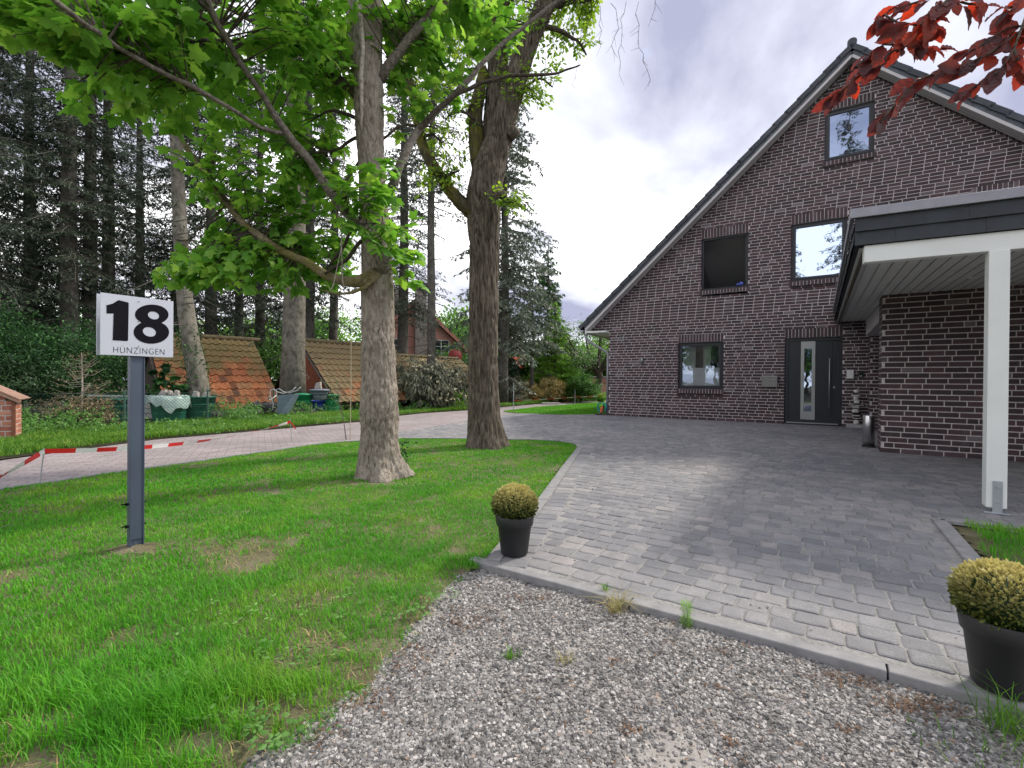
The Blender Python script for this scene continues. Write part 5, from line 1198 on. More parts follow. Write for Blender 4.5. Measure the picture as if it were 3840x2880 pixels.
# low brick hut at the left margin
e=empty('brick_hut',(-8.13,7.75,0),R(38),'small red brick box with a sloping lid at the left margin','brick box')
B=BW(); w_=.9
B.wall((-w_,0,0),(1,0,0),(0,-1,0),-.05,.92,lambda z:[((0 if z<.70 else (z-.70)*1.6),w_*1-(0 if z<.70 else (z-.70)*1.6)*.0 if z<.70 else max(.02,w_-(z-.70)*2.2))]); B.wall((0,0,0),(0,1,0),(1,0,0),-.05,.70,lambda z:[(0,.8)])
B.build('wall',e,[M['redbrick'],M['mortar']])
mb=MB(); mb.bar((.10,-.02,.66),(-.50,-.02,1.02),.10,.035,up=(0,0,1)); mb.add([(.10,-.06,.69),(-.5,-.06,1.05),(-.5,.85,1.05),(.10,.85,.69)],[(0,1,2,3)]); mb.build('lid',simple('weathered_board',(.34,.20,.15),.8,c2=(.2,.12,.09)),e,solid=.02)
mb=MB(); mb.bb(.004,.045,-.035,.02,-.05,.66); mb.build('corner_post',simple('rusty_iron',(.22,.08,.045),.8),e)
mb=MB(); mb.bar((.12,.0,.60),(.36,.2,.80),.05,.02); o=mb.build('loose_board',M['wood_old'],None); o.location=(-8.02,8.0,0); prop(o,'short weathered board sticking out beside the brick box','board')
# cane and sapling beside the maple
mb=MB(); mb.tube([(0,0,-.05),(.01,0,.9),(-.0,.02,1.82)],[.009,.008,.006],6); o=mb.build('bamboo_cane',simple('cane',(.50,.43,.30),.7),None); o.location=G(757,948); prop(o,'tall thin pale cane at the lawn edge left of the maple','cane')
e=empty('sapling',G(752,948)+Vector((-.02,-.02,0)),0,'leggy young sapling tied beside the pale cane','sapling')
tw=MB(); tips=[]
tw.tube([(0,0,-.03),(-.06,.02,.35),(-.14,.0,.7),(-.16,.02,.95)],[.009,.008,.006,.004],6)
for k in range(11):
    z=.45+.05*k; a=random.uniform(2.2,4.0); b=Vector((-.06-.1*(z-.35),.01,z)); t_=b+Vector((math.cos(a)*.35*random.uniform(.5,1.2),math.sin(a)*.2,random.uniform(.05,.35))); tw.tube([b,(b+t_)/2+Vector((0,0,.05)),t_],[.004,.003,.0015],5); tips.append((b,t_))
tw.build('stem',M['limb'],e,smooth=True)
pos=[];
for b,t_ in tips:
    for k in range(7): pos.append(tuple(b.lerp(t_,.35+.65*random.random())+Vector((random.gauss(0,.02),random.gauss(0,.02),random.gauss(0,.03)))))
n=len(pos); leafmesh('foliage',OVAL,pos,rvec(n)+np.array([0,0,-.3]),rvec(n,.5)+np.array([0,0,1]),.035,M['L_mid'],e)
# flat board on the far lawn
mb=MB(); p=G(1190,873.0); mb.box((p.x,p.y,.06),(.9,.35,.03),Matrix.Rotation(.3,3,'Z')); prop(mb.build('inspection_cover',M['concrete'],None,bevel=.005),'flat pale cover lying in the small far lawn','cover')
# ================= trees =================
def interp(spec,step):
    P_=[Vector(p) for p,_ in spec];r=[q for _,q in spec]; out=[]
    for i in range(len(P_)-1):
        p0=P_[max(0,i-1)];p1=P_[i];p2=P_[i+1];p3=P_[min(len(P_)-1,i+2)]; n=max(1,int((p2-p1).length/step))
        for k in range(n):
            t=k/n; c=.5*((2*p1)+(p2-p0)*t+(2*p0-5*p1+4*p2-p3)*t*t+(3*p1-p0-3*p2+p3)*t**3)
            s_=t*t*(3-2*t); out.append((c,r[i]*(1-s_)+r[i+1]*s_))
    out.append((P_[-1],r[-1])); return out
def trunkmesh(name,spec,mat,parent,seg=96,step=.035,disp=None,org=Vector((0,0,0))):
    sp_=interp(spec,step); k=len(sp_); V=[]
    t=(sp_[1][0]-sp_[0][0]).normalized(); u=Vector((1,0,0)); 
    for i,(c,r) in enumerate(sp_):
        t=(sp_[min(k-1,i+1)][0]-sp_[max(0,i-1)][0]).normalized(); u=(u-t*u.dot(t)).normalized(); w=t.cross(u)
        for j in range(seg):
            a=2*math.pi*j/seg; d=u*math.cos(a)+w*math.sin(a); p=c+d*r
            if disp: p=p+d*disp(p,a,r,c.z)
            V.append(p-org)
    i=np.arange(k-1)[:,None]*seg; j=np.arange(seg)[None]; j2=(j+1)%seg
    F=np.stack([i+j,i+j2,i+seg+j2,i+seg+j],2).reshape(-1,4)
    return npmesh(name,np.array([tuple(v) for v in V]),[F],mat,parent,True)
nz=mnoise.noise
def oakdisp(p,a,r,z):
    q=Vector((p.x*16,p.y*16,p.z*3.2)); n=nz(q+Vector((0,0,5))); v=abs(nz(Vector((p.x*26,p.y*26,p.z*3.0+3))))
    flare=.0
    if z<.5: flare=(.5-z)**2*.22*(1+.7*math.sin(a*5+1))
    return -.034*max(0,.30-v)/.30+.010*n+flare+.012*nz(p*2)
def mapledisp(p,a,r,z):
    v=abs(nz(Vector((p.x*17,p.y*17,p.z*8)))); w_=nz(Vector((p.x*30,p.y*30,p.z*18)))
    s=1.0 if z<1.7 else .55
    flare=0
    if z<.45: flare=(.45-z)**2*.34*(1+.5*math.sin(a*5+2.2))
    pl=max(0,nz(p*5+Vector((3,1,2))))*.018
    return s*(-.022*max(0,.20-v)/.20+.008*w_+pl*1.3)+flare+.018*nz(p*1.6)
def pxspec(L_,k=1): return [(at(x,y,Z),pm(w,Z)/2*k) for x,y,w,Z in L_]
# ---- maple ----
b0=G(820,1033); b0=Vector((b0.x,b0.y+.2,0))
maple=empty('maple_tree',(b0.x,b0.y,0),0,'nearest tall maple with flaking pinkish bark and wide bright crown','tree'); OM=Vector((b0.x,b0.y,0))
ZM=b0.y
Tm=[(Vector((b0.x,b0.y,-.06)),.235)]+pxspec([(821,985,92,ZM),(820,930,87,ZM),(819,870,86,ZM),(818,800,83,ZM),(817,720,80,ZM),(815,640,77,ZM),(813,570,74,ZM),(808,480,68,ZM),(802,400,65,ZM),(797,320,66,ZM),(793,240,70,ZM),(789,170,74,ZM),(786,100,78,ZM),(781,30,86,ZM),(776,-40,86,ZM),(772,-160,74,ZM)],.88)
trunk=trunkmesh('trunk',Tm,M['maplebark'],maple,120,.03,mapledisp,OM)
LIMBS=[]
def limb(tree,org,L_,mat,name='limb',seg=10,wob=.012,step=.08,anch=True):
    sp_=pxspec(L_); it=interp(sp_,step); mb=MB(); P_=[c+Vector((nz(c*6),nz(c*6+Vector((9,0,0))),nz(c*6+Vector((0,9,0)))))*wob-org for c,_ in it]
    mb.tube(P_,[r for _,r in it],seg); o=mb.build(name,mat,tree,smooth=True)
    if anch: LIMBS.extend([p+org for p in P_])
    return o
ZB=ZM
limb(maple,OM,[(822,585,30,ZB-.05),(828,568,27,ZB-.22),(818,538,24,ZB-.27),(785,500,21,ZB-.32),(738,452,19,ZB-.38),(700,400,18,ZB-.45),(655,335,17,ZB-.5),(610,282,16,ZB-.6),(570,215,13,ZB-.7),(535,165,12,ZB-.8),(500,110,13,ZB-.9),(470,60,14,ZB-1.05),(440,0,16,ZB-1.2),(425,-50,16,ZB-1.3)],M['limb'],seg=14)
limb(maple,OM,[(812,592,34,ZB-.1),(790,603,30,ZB-.22),(768,611,24,ZB-.25),(735,606,21,ZB-.2),(700,592,19,ZB-.1),(660,566,17,ZB),(610,545,17,ZB+.1),(560,512,17,ZB+.2),(520,478,15,ZB+.3),(480,428,14,ZB+.35),(440,375,13,ZB+.4),(395,310,12,ZB+.45),(360,240,10,ZB+.5),(335,180,8,ZB+.55),(320,120,5,ZB+.6)],M['lichenlimb'],seg=14)
limb(maple,OM,[(606,290,10,ZB-.6),(560,276,9,ZB-.8),(500,240,9,ZB-1.0),(430,198,10,ZB-1.2),(350,160,10,ZB-1.45),(290,125,10,ZB-1.65),(247,99,10,ZB-1.8),(190,60,11,ZB-2.05),(130,15,12,ZB-2.3),(80,-30,12,ZB-2.5)],M['limb'])
limb(maple,OM,[(775,215,26,ZB-.05),(745,185,22,ZB),(700,160,18,ZB+.05),(650,118,17,ZB+.1),(600,88,15,ZB+.15),(540,45,14,ZB+.2),(480,15,12,ZB+.2),(430,-10,10,ZB+.2),(380,-40,9,ZB+.2)],M['darklimb'])
limb(maple,OM,[(815,172,26,ZB),(832,150,22,ZB),(860,112,20,ZB),(890,72,18,ZB+.05),(925,35,17,ZB+.1),(960,0,15,ZB+.1),(1010,-60,12,ZB+.1)],M['limb'])
limb(maple,OM,[(830,420,22,ZB-.1),(846,400,20,ZB-.15),(862,355,18,ZB-.1),(895,290,16,ZB),(950,232,13,ZB+.1),(1000,182,12,ZB+.2),(1050,125,10,ZB+.3),(1110,72,9,ZB+.4),(1165,30,8,ZB+.5),(1210,-5,7,ZB+.6)],M['limb'])
limb(maple,OM,[(895,290,12,ZB),(930,248,10,ZB),(985,205,9,ZB+.05),(1040,180,8,ZB+.1),(1100,166,7,ZB+.1),(1150,164,7,ZB+.1),(1200,160,5,ZB+.1),(1248,142,3,ZB+.1)],M['darklimb'],anch=False)
limb(maple,OM,[(770,-10,9,ZB-.3),(775,60,9,ZB-.32),(779,120,9,ZB-.34),(776,190,9,ZB-.35),(777,240,7,ZB-.35),(775,282,5,ZB-.35)],M['deadlimb'],name='dead_branch',anch=False)
limb(maple,OM,[(440,0,9,ZB-1.0),(430,40,8,ZB-1.0),(460,70,7,ZB-.9),(500,110,6,ZB-.85)],M['darklimb'])
limb(maple,OM,[(500,92,7,ZB-.8),(440,90,8,ZB-.7),(380,98,8,ZB-.6),(310,105,7,ZB-.5),(250,100,5,ZB-.5)],M['darklimb'])
limb(maple,OM,[(800,605,9,ZB-.25),(785,622,8,ZB-.35),(760,632,7,ZB-.42),(725,634,5,ZB-.5),(695,628,3,ZB-.55)],M['lichenlimb'],anch=False)
limb(maple,OM,[(712,640,3,ZB-.5),(730,560,2,ZB-.45),(735,450,2,ZB-.45),(742,330,2,ZB-.45)],M['deadlimb'],name='hanging_twig',anch=False,seg=5,wob=.03)
limb(maple,OM,[(740,640,2,ZB-.6),(735,500,2,ZB-.55)],M['deadlimb'],name='hanging_twig',anch=False,seg=5,wob=.03)
for L_ in ([(775,520,9,ZB-.1),(745,560,8,ZB-.15),(700,590,5,ZB-.2)],[(775,470,9,ZB),(735,540,7,ZB+.1),(690,600,4,ZB+.1)],[(770,300,8,ZB),(700,330,5,ZB+.1),(640,330,4,ZB+.1)],[(780,260,9,ZB),(720,240,7,ZB),(690,250,4,ZB)],[(775,340,6,ZB),(735,420,5,ZB),(725,480,3,ZB)],[(822,300,6,ZB),(870,270,5,ZB),(940,280,3,ZB)]):
    limb(maple,OM,L_,M['darklimb'],wob=.03,seg=7)
def foliate(tree,org,anchors,blobs,t,mat,size,twmat,gap=.07,tl=.45,name='foliage',droop=.25,flat=.75):
    """each blob (px,py,Z,rx,ry,rz,n) gets n leafy twigs growing from the nearest limb points"""
    A=np.array([tuple(a) for a in anchors]); tw=MB(); pos=[];dr=[];up=[];sz=[]
    for px,py,Z,rx,ry,rz,n in blobs:
        for i in range(int(n*.5+.5)):
            while True:
                q=rng.uniform(-1,1,3)
                if (q**2).sum()<1: break
            e=np.array(tuple(at(px+q[0]*rx,py+q[1]*ry,Z+q[2]*rz)))
            d2=((A-e)**2).sum(1)**.5; k=np.argsort(d2)[:6]; a=A[rng.choice(k)]; L_=np.linalg.norm(e-a); 
            dirn=(e-a)/max(L_,1e-3); m=(a+e)/2+np.array([0,0,.10*L_]); 
            hd=np.array([dirn[0],dirn[1],0]);
            if L_<2.2: tw.tube([a-np.array(org),m-np.array(org),e-np.array(org)],[.006+.003*L_,.004+.001*L_,.0018],4,cap=False)
            else: m=e-dirn*.5; tw.tube([m-np.array(org),e-np.array(org)],[.004,.0018],4,cap=False)
            nl=max(2,int(min(L_,tl)/gap)); side=np.cross(dirn,[0,0,1.]); side/=max(1e-6,np.linalg.norm(side))
            for j in range(nl):
                t_=1-j*gap/max(L_,.2); 
                if t_<.05: break
                c=(1-t_)**2*a+2*(1-t_)*t_*m+t_*t_*e
                for s in(-1,1):
                    if rng.random()<.12: continue
                    dv=side*s*(.9)+dirn*(.5+.4*rng.random())+rng.normal(size=3)*.28; dv[2]-=droop+.2*rng.random()
                    c2=c+dv/np.linalg.norm(dv)*size*.35+rng.normal(size=3)*.01
                    pos.append(c2-np.array(org)); dr.append(dv); up.append(np.array([0,0,flat])+rng.normal(size=3)*.33); sz.append(size*(.55+.6*rng.random()))
            dv=dirn+np.array([0,0,-.3]); pos.append(e-np.array(org)); dr.append(dv); up.append(np.array([0,0,flat])+rng.normal(size=3)*.3); sz.append(size*(.6+.4*rng.random()))
    tw.build('twigs',twmat,tree); o=leafmesh(name,t,np.array(pos),np.array(dr),np.array(up),np.array(sz),mat,tree); print(name,len(pos)); return o
MB_=[(60,20,3.1,110,70,.3,40),(200,60,3.3,110,80,.3,46),(300,30,3.5,130,90,.4,50),(120,100,3.3,70,35,.2,14),(400,130,3.9,110,90,.4,46),(300,170,3.7,80,45,.3,20),(520,70,4.4,130,90,.6,70),(650,60,5.0,120,90,.6,80),(700,150,5.1,70,80,.5,44),(130,222,3.3,38,22,.1,5),(290,230,3.8,60,35,.2,8),(430,235,4.3,80,60,.4,24),
(520,210,4.8,110,80,.5,50),(560,330,5.0,110,80,.6,60),(660,260,5.2,100,90,.5,60),(440,400,4.8,60,50,.3,18),(680,380,5.2,80,90,.5,55),(560,440,5.2,110,60,.5,50),(620,520,5.1,110,50,.5,70),(500,530,4.9,90,45,.5,50),(410,575,4.7,80,35,.4,36),(370,600,4.6,50,25,.3,14),(540,595,4.8,110,38,.5,60),(650,600,5.0,80,35,.4,34),(640,450,5.2,70,60,.4,30),(720,480,5.2,50,80,.4,30),(730,590,5.2,40,30,.3,10),
(775,430,4.75,60,90,.15,22),(800,380,4.7,35,40,.1,8),(815,500,4.7,25,60,.1,7),(860,490,5.1,28,70,.3,15),(840,360,5.0,28,30,.2,5),(885,560,5.3,26,35,.2,8),(905,600,5.3,16,25,.2,4),(870,60,5.6,100,80,.6,60),(980,70,6.0,110,90,.6,60),(930,180,5.7,80,60,.5,30),(1060,60,6.4,90,60,.6,26),(870,230,5.4,50,60,.4,16),(760,30,5.6,60,60,.5,24),(200,-90,3.4,260,90,.6,60),(560,-110,4.6,250,100,.9,70),(900,-120,5.4,200,90,.9,50),(460,320,5.1,70,60,.4,14),(350,300,4.9,40,60,.3,6)]
def push(b):
    x,y,Z=b[:3]
    k=.62 if 330<x<760 and y>60 else .8
    if x<450 and y<260: dz=.45
    elif 340<x<765 and y>380: dz=.75
    elif 380<x<765 and y>60: dz=.55
    else: dz=0
    return (x,y,Z+dz)+tuple(b[3:6])+(b[6]*1.35*k,)
MB_=[push(b) for b in MB_]
foliate(maple,OM,LIMBS,MB_,MAPLE,M['L_maple'],.125,M['darklimb'],gap=.095,tl=.5)
# a few dead curled shreds of bark and ivy at the foot
q=G(870,1005); n=90; p=np.column_stack([q.x-OM.x+rng.normal(size=n)*.05+.0,q.y-OM.y+rng.normal(size=n)*.04,.02+.28*rng.random(n)**1.3])
leafmesh('ivy',OVAL,p,rvec(n)+np.array([.3,-.6,0]),rvec(n,.5)+np.array([.2,-.6,.6]),.04,M['L_dark'],maple)
# ---- oak ----
b1_=G(1050,966); b1_=Vector((b1_.x,b1_.y+.25,0)); ZO=b1_.y; OO=Vector((b1_.x,b1_.y,0))
oak=empty('oak_tree',OO,0,'forked tree with deep furrowed grey bark nearest the driveway edge','tree')
To=[(Vector((b1_.x,b1_.y,-.06)),.315)]+pxspec([(1049,930,82,ZO),(1046,890,76,ZO),(1043,820,70,ZO),(1043,720,69,ZO),(1044,620,70,ZO),(1044,540,70,ZO),(1042,480,76,ZO),(1043,430,82,ZO),(1050,380,78,ZO),(1062,335,68,ZO),(1080,290,58,ZO),(1092,235,54,ZO),(1106,180,54,ZO),(1125,120,50,ZO),(1150,60,48,ZO),(1172,10,46,ZO),(1195,-60,42,ZO),(1215,-140,30,ZO)],.93)
trunkmesh('trunk',To,M['oakbark'],oak,120,.035,oakdisp,OO)
o=trunkmesh('limb',pxspec([(1050,400,60,ZO+.1),(1056,350,58,ZO+.15),(1062,290,58,ZO+.18),(1066,220,56,ZO+.2),(1070,150,54,ZO+.22),(1074,80,52,ZO+.25),(1078,0,50,ZO+.3),(1080,-90,40,ZO+.3)],.82),M['oakbark'],oak,72,.05,oakdisp,OO)
o=trunkmesh('mossy_limb',pxspec([(1040,400,36,ZO+.05),(1030,350,34,ZO+.1),(1024,300,32,ZO+.1),(1022,250,32,ZO+.1),(1028,215,30,ZO+.1),(1034,180,24,ZO+.1),(1040,150,18,ZO+.15)]),M['mossbark'],oak,40,.05,oakdisp,OO)
LIMBS=[]
o=trunkmesh('mossy_limb',pxspec([(1030,470,44,ZO),(1004,448,38,ZO-.05),(975,420,34,ZO-.05),(950,385,32,ZO),(928,350,30,ZO),(908,310,29,ZO+.05),(900,265,28,ZO+.05),(893,225,27,ZO+.1),(880,180,26,ZO+.1),(862,150,24,ZO+.1),(845,125,20,ZO+.1),(835,60,16,ZO+.1)],.82),M['mossbark'],oak,40,.05,oakdisp,OO)
mb=MB(); c=at(1108,285,ZO-.1)-OO; mb.tube([c-Vector((.1,0,.1)),c,c+Vector((.04,-.03,.03))],[.09,.085,.06],12); c=at(1082,420,ZO-.3)-OO; mb.tube([c+Vector((0,.1,0)),c,c+Vector((.01,-.03,0))],[.07,.06,.035],10); mb.build('knot',M['oakbark'],oak,smooth=True)
for L_ in ([(1170,20,24,ZO),(1215,5,18,ZO),(1260,0,14,ZO),(1310,-20,9,ZO)],[(1078,60,14,ZO),(1010,40,10,ZO-.2),(950,30,7,ZO-.3)],[(1095,220,10,ZO),(1130,190,7,ZO),(1160,170,5,ZO),(1190,190,3,ZO)],[(1150,60,14,ZO),(1200,70,10,ZO),(1240,90,6,ZO),(1262,120,4,ZO)],[(1024,260,8,ZO),(990,240,6,ZO),(960,260,4,ZO)],[(905,300,9,ZO),(930,290,6,ZO),(950,310,4,ZO)],[(1075,440,9,ZO-.2),(1095,430,6,ZO-.35),(1125,445,4,ZO-.4)],[(1078,30,16,ZO),(1110,-20,12,ZO),(1130,-80,9,ZO)],[(950,385,8,ZO-.1),(975,375,5,ZO-.1),(990,370,3,ZO-.1)]):
    limb(oak,OO,L_,M['darklimb'],wob=.03,seg=8)
LIMBS+= [at(1043,430,ZO-.3),at(1092,235,ZO-.2),at(1078,0,ZO),at(900,265,ZO-.2),at(893,225,ZO),at(862,150,ZO)]
OB=[(1110,440,ZO-.45,50,30,.2,26),(1085,412,ZO-.4,20,14,.1,5),(1135,205,ZO-.2,42,42,.3,20),(1175,215,ZO-.2,16,22,.2,6),(1110,150,ZO,60,50,.5,22),(1220,60,ZO+.2,60,70,.6,46),(1180,120,ZO+.1,40,60,.5,18),(1255,30,ZO+.2,30,40,.4,18),(1270,80,ZO+.2,16,26,.3,5),(1120,30,ZO+.1,90,70,.8,60),(1000,60,ZO+.2,90,80,.8,60),(950,140,ZO+.2,70,60,.8,34),(1010,180,ZO+.3,40,60,.5,22),(930,300,ZO,40,40,.3,18),(905,230,ZO,30,50,.3,10),(960,380,ZO-.1,50,26,.2,14),(1010,330,ZO,30,26,.2,8),(880,110,ZO+.2,60,60,.6,30),(990,260,ZO+.1,50,40,.3,14),(945,390,ZO-.1,60,24,.2,10),(920,400,ZO-.1,30,40,.2,8),(1150,-90,ZO,200,70,1,60),(980,-80,ZO,150,70,1,50)]
OB=[b[:6]+(b[6]*1.7,) for b in OB]
foliate(oak,OO,LIMBS,OB,OAK,M['L_oak'],.085,M['darklimb'],gap=.05,tl=.4,droop=.1)
OB2=[(950,385,ZO-.25,45,30,.15,10),(1000,412,ZO-.25,30,14,.1,4)]
mb=MB()
rnd=random.Random(11)
for x0 in (1262,1290,1312,1345,1372,1398):
    x,y=x0,rnd.uniform(-30,20); pts=[at(x,y,ZO)-OO]
    for k in range(rnd.randint(5,10)):
        x+=rnd.uniform(-9,11); y+=rnd.uniform(12,26); pts.append(at(x,y,ZO+rnd.uniform(-.1,.1))-OO)
        if rnd.random()<.7: mb.tube([pts[-1],at(x+rnd.uniform(-22,22),y+rnd.uniform(6,24),ZO)-OO],[.0028,.0015],4)
    mb.tube(pts,[.004]*(len(pts)-1)+[.002],4)
mb.tube([at(1195,-30,ZO)-OO,at(1250,-10,ZO)-OO,at(1320,-12,ZO)-OO,at(1400,-25,ZO)-OO],[.03,.02,.014,.008],7)
mb.build('hanging_twig',M['darklimb'],oak)
# ---- conifers ----
def conifer(h,r0,live0,br,seed,dead=True,dens=1.,needle='L_fir',droop=.35,bark='firdark',nsz=.14,dn=1.0,lean=0):
    """trunk, dead branches, living branches with needle sprays; local origin at the foot"""
    rnd=random.Random(seed); r_=np.random.default_rng(seed); e=empty('conifer'); tm=MB(); P_=[];Rr=[]
    for i in range(14):
        t=i/13; P_.append(Vector((math.sin(i*.9+seed)*.03+lean*h*t,math.cos(i*.7+seed)*.03,h*t-.1))); Rr.append(max(.02,r0*((1-t)**.8)*(1.15 if i==0 else 1)))
    tm.tube(P_,Rr,22)
    trunk_=tm.build('trunk',M[bark],e,smooth=True)
    bm=MB(); pos=[];dr=[];up=[];sz=[]
    z=1.3
    while z<h-.3:
        k=rnd.choice([3,4,4,5]) if z>live0 else rnd.choice([0,1,1,2])
        live=z>live0
        t=z/h; Lm=br*(1-max(0,(z-live0))/(h-live0+.01))**.75 if live else br*.75
        for q in range(k):
            a=rnd.random()*6.283; L_=Lm*rnd.uniform(.55,1.05); 
            c=Vector((lean*z,0,z+rnd.uniform(-.15,.15))); d=Vector((math.cos(a),math.sin(a),0)); s=Vector((-d.y,d.x,0))
            up0=rnd.uniform(-.1,.25); pts=[c+d*(L_*u)+Vector((0,0,L_*(up0*u-droop*u*u+.12*u**3)))+s*(.05*math.sin(u*5+a)) for u in(0,.25,.5,.75,1)]
            bm.tube(pts,[.028*L_/2+.008,.02,.014,.009,.004],4,cap=False)
            n=int(L_/.17)
            for j in range(n):
                u=.18+.82*(j+.5)/n if live else .3+.7*(j+.5)/n; f=min(3.999,u*4); i0=int(f); p=pts[i0].lerp(pts[i0+1],f-i0)
                sd=1 if j%2 else -1; tl=(.25+.5*rnd.random())*(1.1-u*.6)*min(1.4,L_/1.8)
                if not live:
                    if rnd.random()<.5: bm.tube([p,p+s*sd*tl*.7+d*tl*.3+Vector((0,0,-tl*.35))],[.005,.002],3,cap=False)
                    if rnd.random()>.16*dens: continue
                e1=p+s*sd*tl+d*tl*.6+Vector((0,0,-tl*(.25+.5*rnd.random())))
                bm.tube([p,e1],[.005,.002],3,cap=False)
                m_=int((5+tl*26)*dens*dn)
                for g in range(m_):
                    w=rnd.random(); c2=p.lerp(e1,w); pos.append((c2.x+rnd.gauss(0,.02),c2.y+rnd.gauss(0,.02),c2.z-rnd.random()*.05))
                    v=(e1-p).normalized()*.6+Vector((rnd.gauss(0,.5),rnd.gauss(0,.5),rnd.gauss(-.25,.35))); dr.append(tuple(v)); sz.append(nsz*rnd.uniform(.5,1.2))
        z+=rnd.uniform(.16,.34) if live else rnd.uniform(.2,.5)
    bm.build('branches',M['firdark'],e)
    n=len(pos); leafmesh('needles',SPRAY,pos,dr,r_.normal(size=(n,3))*.6+np.array([0,0,1]),np.array(sz),M[needle],e)
    print('conifer',seed,n); return e
CA=conifer(24,.30,4.2,2.5,1,dens=1.1,droop=.5); CB=conifer(26,.30,2.6,3.0,2,dens=1.3,droop=.55); CC=conifer(22,.26,6.0,2.1,3,dens=1.); CD=conifer(25,.30,2.6,2.9,6,dens=1.3,droop=.5)
place=[(CA,150,17,1.0,.0,'tall fir with a bare trunk, third from the left margin'),(CB,-22,15.5,1.,1,'fir at the very left margin with low dark boughs'),(CC,195,18,1.05,2,'tall fir directly above the number sign post'),(CB,64,22,1.,3,'dense dark fir between the left margin and the bare trunks'),
(CA,232,20,.95,4,'slender fir just right of the sign panel'),(CC,300,24,1.,5,'thin distant fir right of the sign among the maple leaves'),(CB,455,21,.9,1.3,'distant fir behind the mossy maple limb'),(CC,515,25,.95,4.4,'pale distant fir trunk above the old shed'),(CA,665,21.5,1.0,2.6,'grey fir standing behind the middle shed'),(CD,560,27,1.0,.4,'dark fir far behind the two front sheds'),
(CC,720,25,1.0,5.4,'slim fir just left of the maple trunk'),(CA,870,24,1.0,3.6,'fir seen between maple and cottage gable'),(CB,-60,18,1.0,3.1,'outermost left fir'),(CD,380,26,1.05,2.2,'dark fir behind the leaning ivy trunk')]
used=set()
for proto,px,Z,s,rz,lab in place:
    o=copytree(proto) if proto.name in used else proto
    used.add(proto.name); p=at(px,800,Z); o.location=(p.x,p.y,0); o.rotation_euler=(0,0,rz); o.scale=(s,s,s); prop(o,lab,'conifer','tall dark firs behind the sheds')
    if px==-60: prop(o,'fir whose boughs reach in at the left edge above the others')
# front firs with own shape
def ownfir(px,Z,h,r0,live0,br,seed,lab,**k):
    e=conifer(h,r0,live0,br,seed,**k); p=at(px,800,Z); e.location=(p.x,p.y,0); return prop(e,lab,'conifer')
ownfir(634,15.3,25,.375,9.5,2.2,11,'thick pale fir trunk between the two front sheds',dens=.6,bark='firbark')
ownfir(930,20,24,.20,8.0,2.4,13,'slim dark fir trunk in front of the cottage',dens=.7)
lt=empty('leaning_fir',(0,0,0),0,'slightly leaning ivy grown trunk in front of the old shed','conifer'); Lp=at(432,870,13.2); Lp.z=0; lt.location=Lp
sp_=[(Vector((Lp.x,Lp.y,-.1)),.30)]+pxspec([(430,850,42,13.2),(424,800,38,13.2),(412,740,35,13.25),(404,690,33,13.3),(398,640,30,13.35),(392,560,28,13.4),(386,460,26,13.5),(380,340,24,13.6),(374,200,20,13.7),(368,60,16,13.8)])
trunkmesh('trunk',sp_,M['firbark'],lt,40,.15,None,Lp)
n=900; t=rng.random(n)**1.2; z=.2+t*2.3; a=rng.random(n)*6.28; cxx=np.array([np.interp(zz,[p.z for p,_ in sp_],[p.x for p,_ in sp_]) for zz in z])-Lp.x
k=fbm(a*1.2,z*1.2,1.5)>.42; pp=np.column_stack([cxx+.26*np.cos(a),.26*np.sin(a),z])[k]; leafmesh('ivy',OVAL,pp+rvec(len(pp),.03),rvec(len(pp))+np.array([0,0,-.6]),rvec(len(pp),.6),.075,M['L_yew'],lt)
mb=MB();pos=[];dr=[]
for i in range(30):
    z=random.uniform(2.5,11); a=random.random()*6.28; x=np.interp(z,[p.z for p,_ in sp_],[p.x for p,_ in sp_])-Lp.x; L_=random.uniform(.8,2.2); c=Vector((x,0,z)); e_=c+Vector((math.cos(a)*L_,math.sin(a)*L_,-L_*random.uniform(.1,.5))); md=(c+e_)/2+Vector((0,0,.15)); mb.tube([c,md,e_],[.02,.012,.004],4)
    for g in range(int(L_*(34 if z>6 else 5))): w=random.uniform(.3,1); q=c.lerp(e_,w)+Vector((random.gauss(0,.18),random.gauss(0,.18),random.gauss(-.05,.1))); pos.append(tuple(q)); dr.append((random.gauss(0,1),random.gauss(0,1),-.4))
mb.build('branches',M['firdark'],lt); n=len(pos); leafmesh('needles',SPRAY,pos,dr,rvec(n)+np.array([0,0,1]),.15,M['L_fir'],lt)
ownfir(1088,22,19.0,.24,3.1,3.0,17,'large silvery grey spruce behind the oak with drooping boughs',needle='L_silver',dens=1.25,droop=.5,nsz=.19)
ownfir(1183,31,10.2,.22,.6,2.3,19,'dark green conical conifer at the right end of the tree line',needle='L_yew',dens=2.2,droop=.2,nsz=.24)
ownfir(1150,25,7.2,.13,2.9,2.1,21,'smaller silver spruce below the large one',needle='L_silver',dens=1.5,droop=.5,nsz=.2)
ownfir(1085,33,8,.2,.4,2.6,23,'deep green conifer behind the little red roof',needle='L_dark',dens=2.0,droop=.3,nsz=.26)
# larch
l=conifer(6.0,.09,.3,1.4,29,needle='L_bright',dens=1.8,droop=.1,nsz=.20); p=at(1198,830,26); l.location=(p.x,p.y,0); l.name='larch_tree'; prop(l,'light lime green young larch before the dark conical conifer','tree')
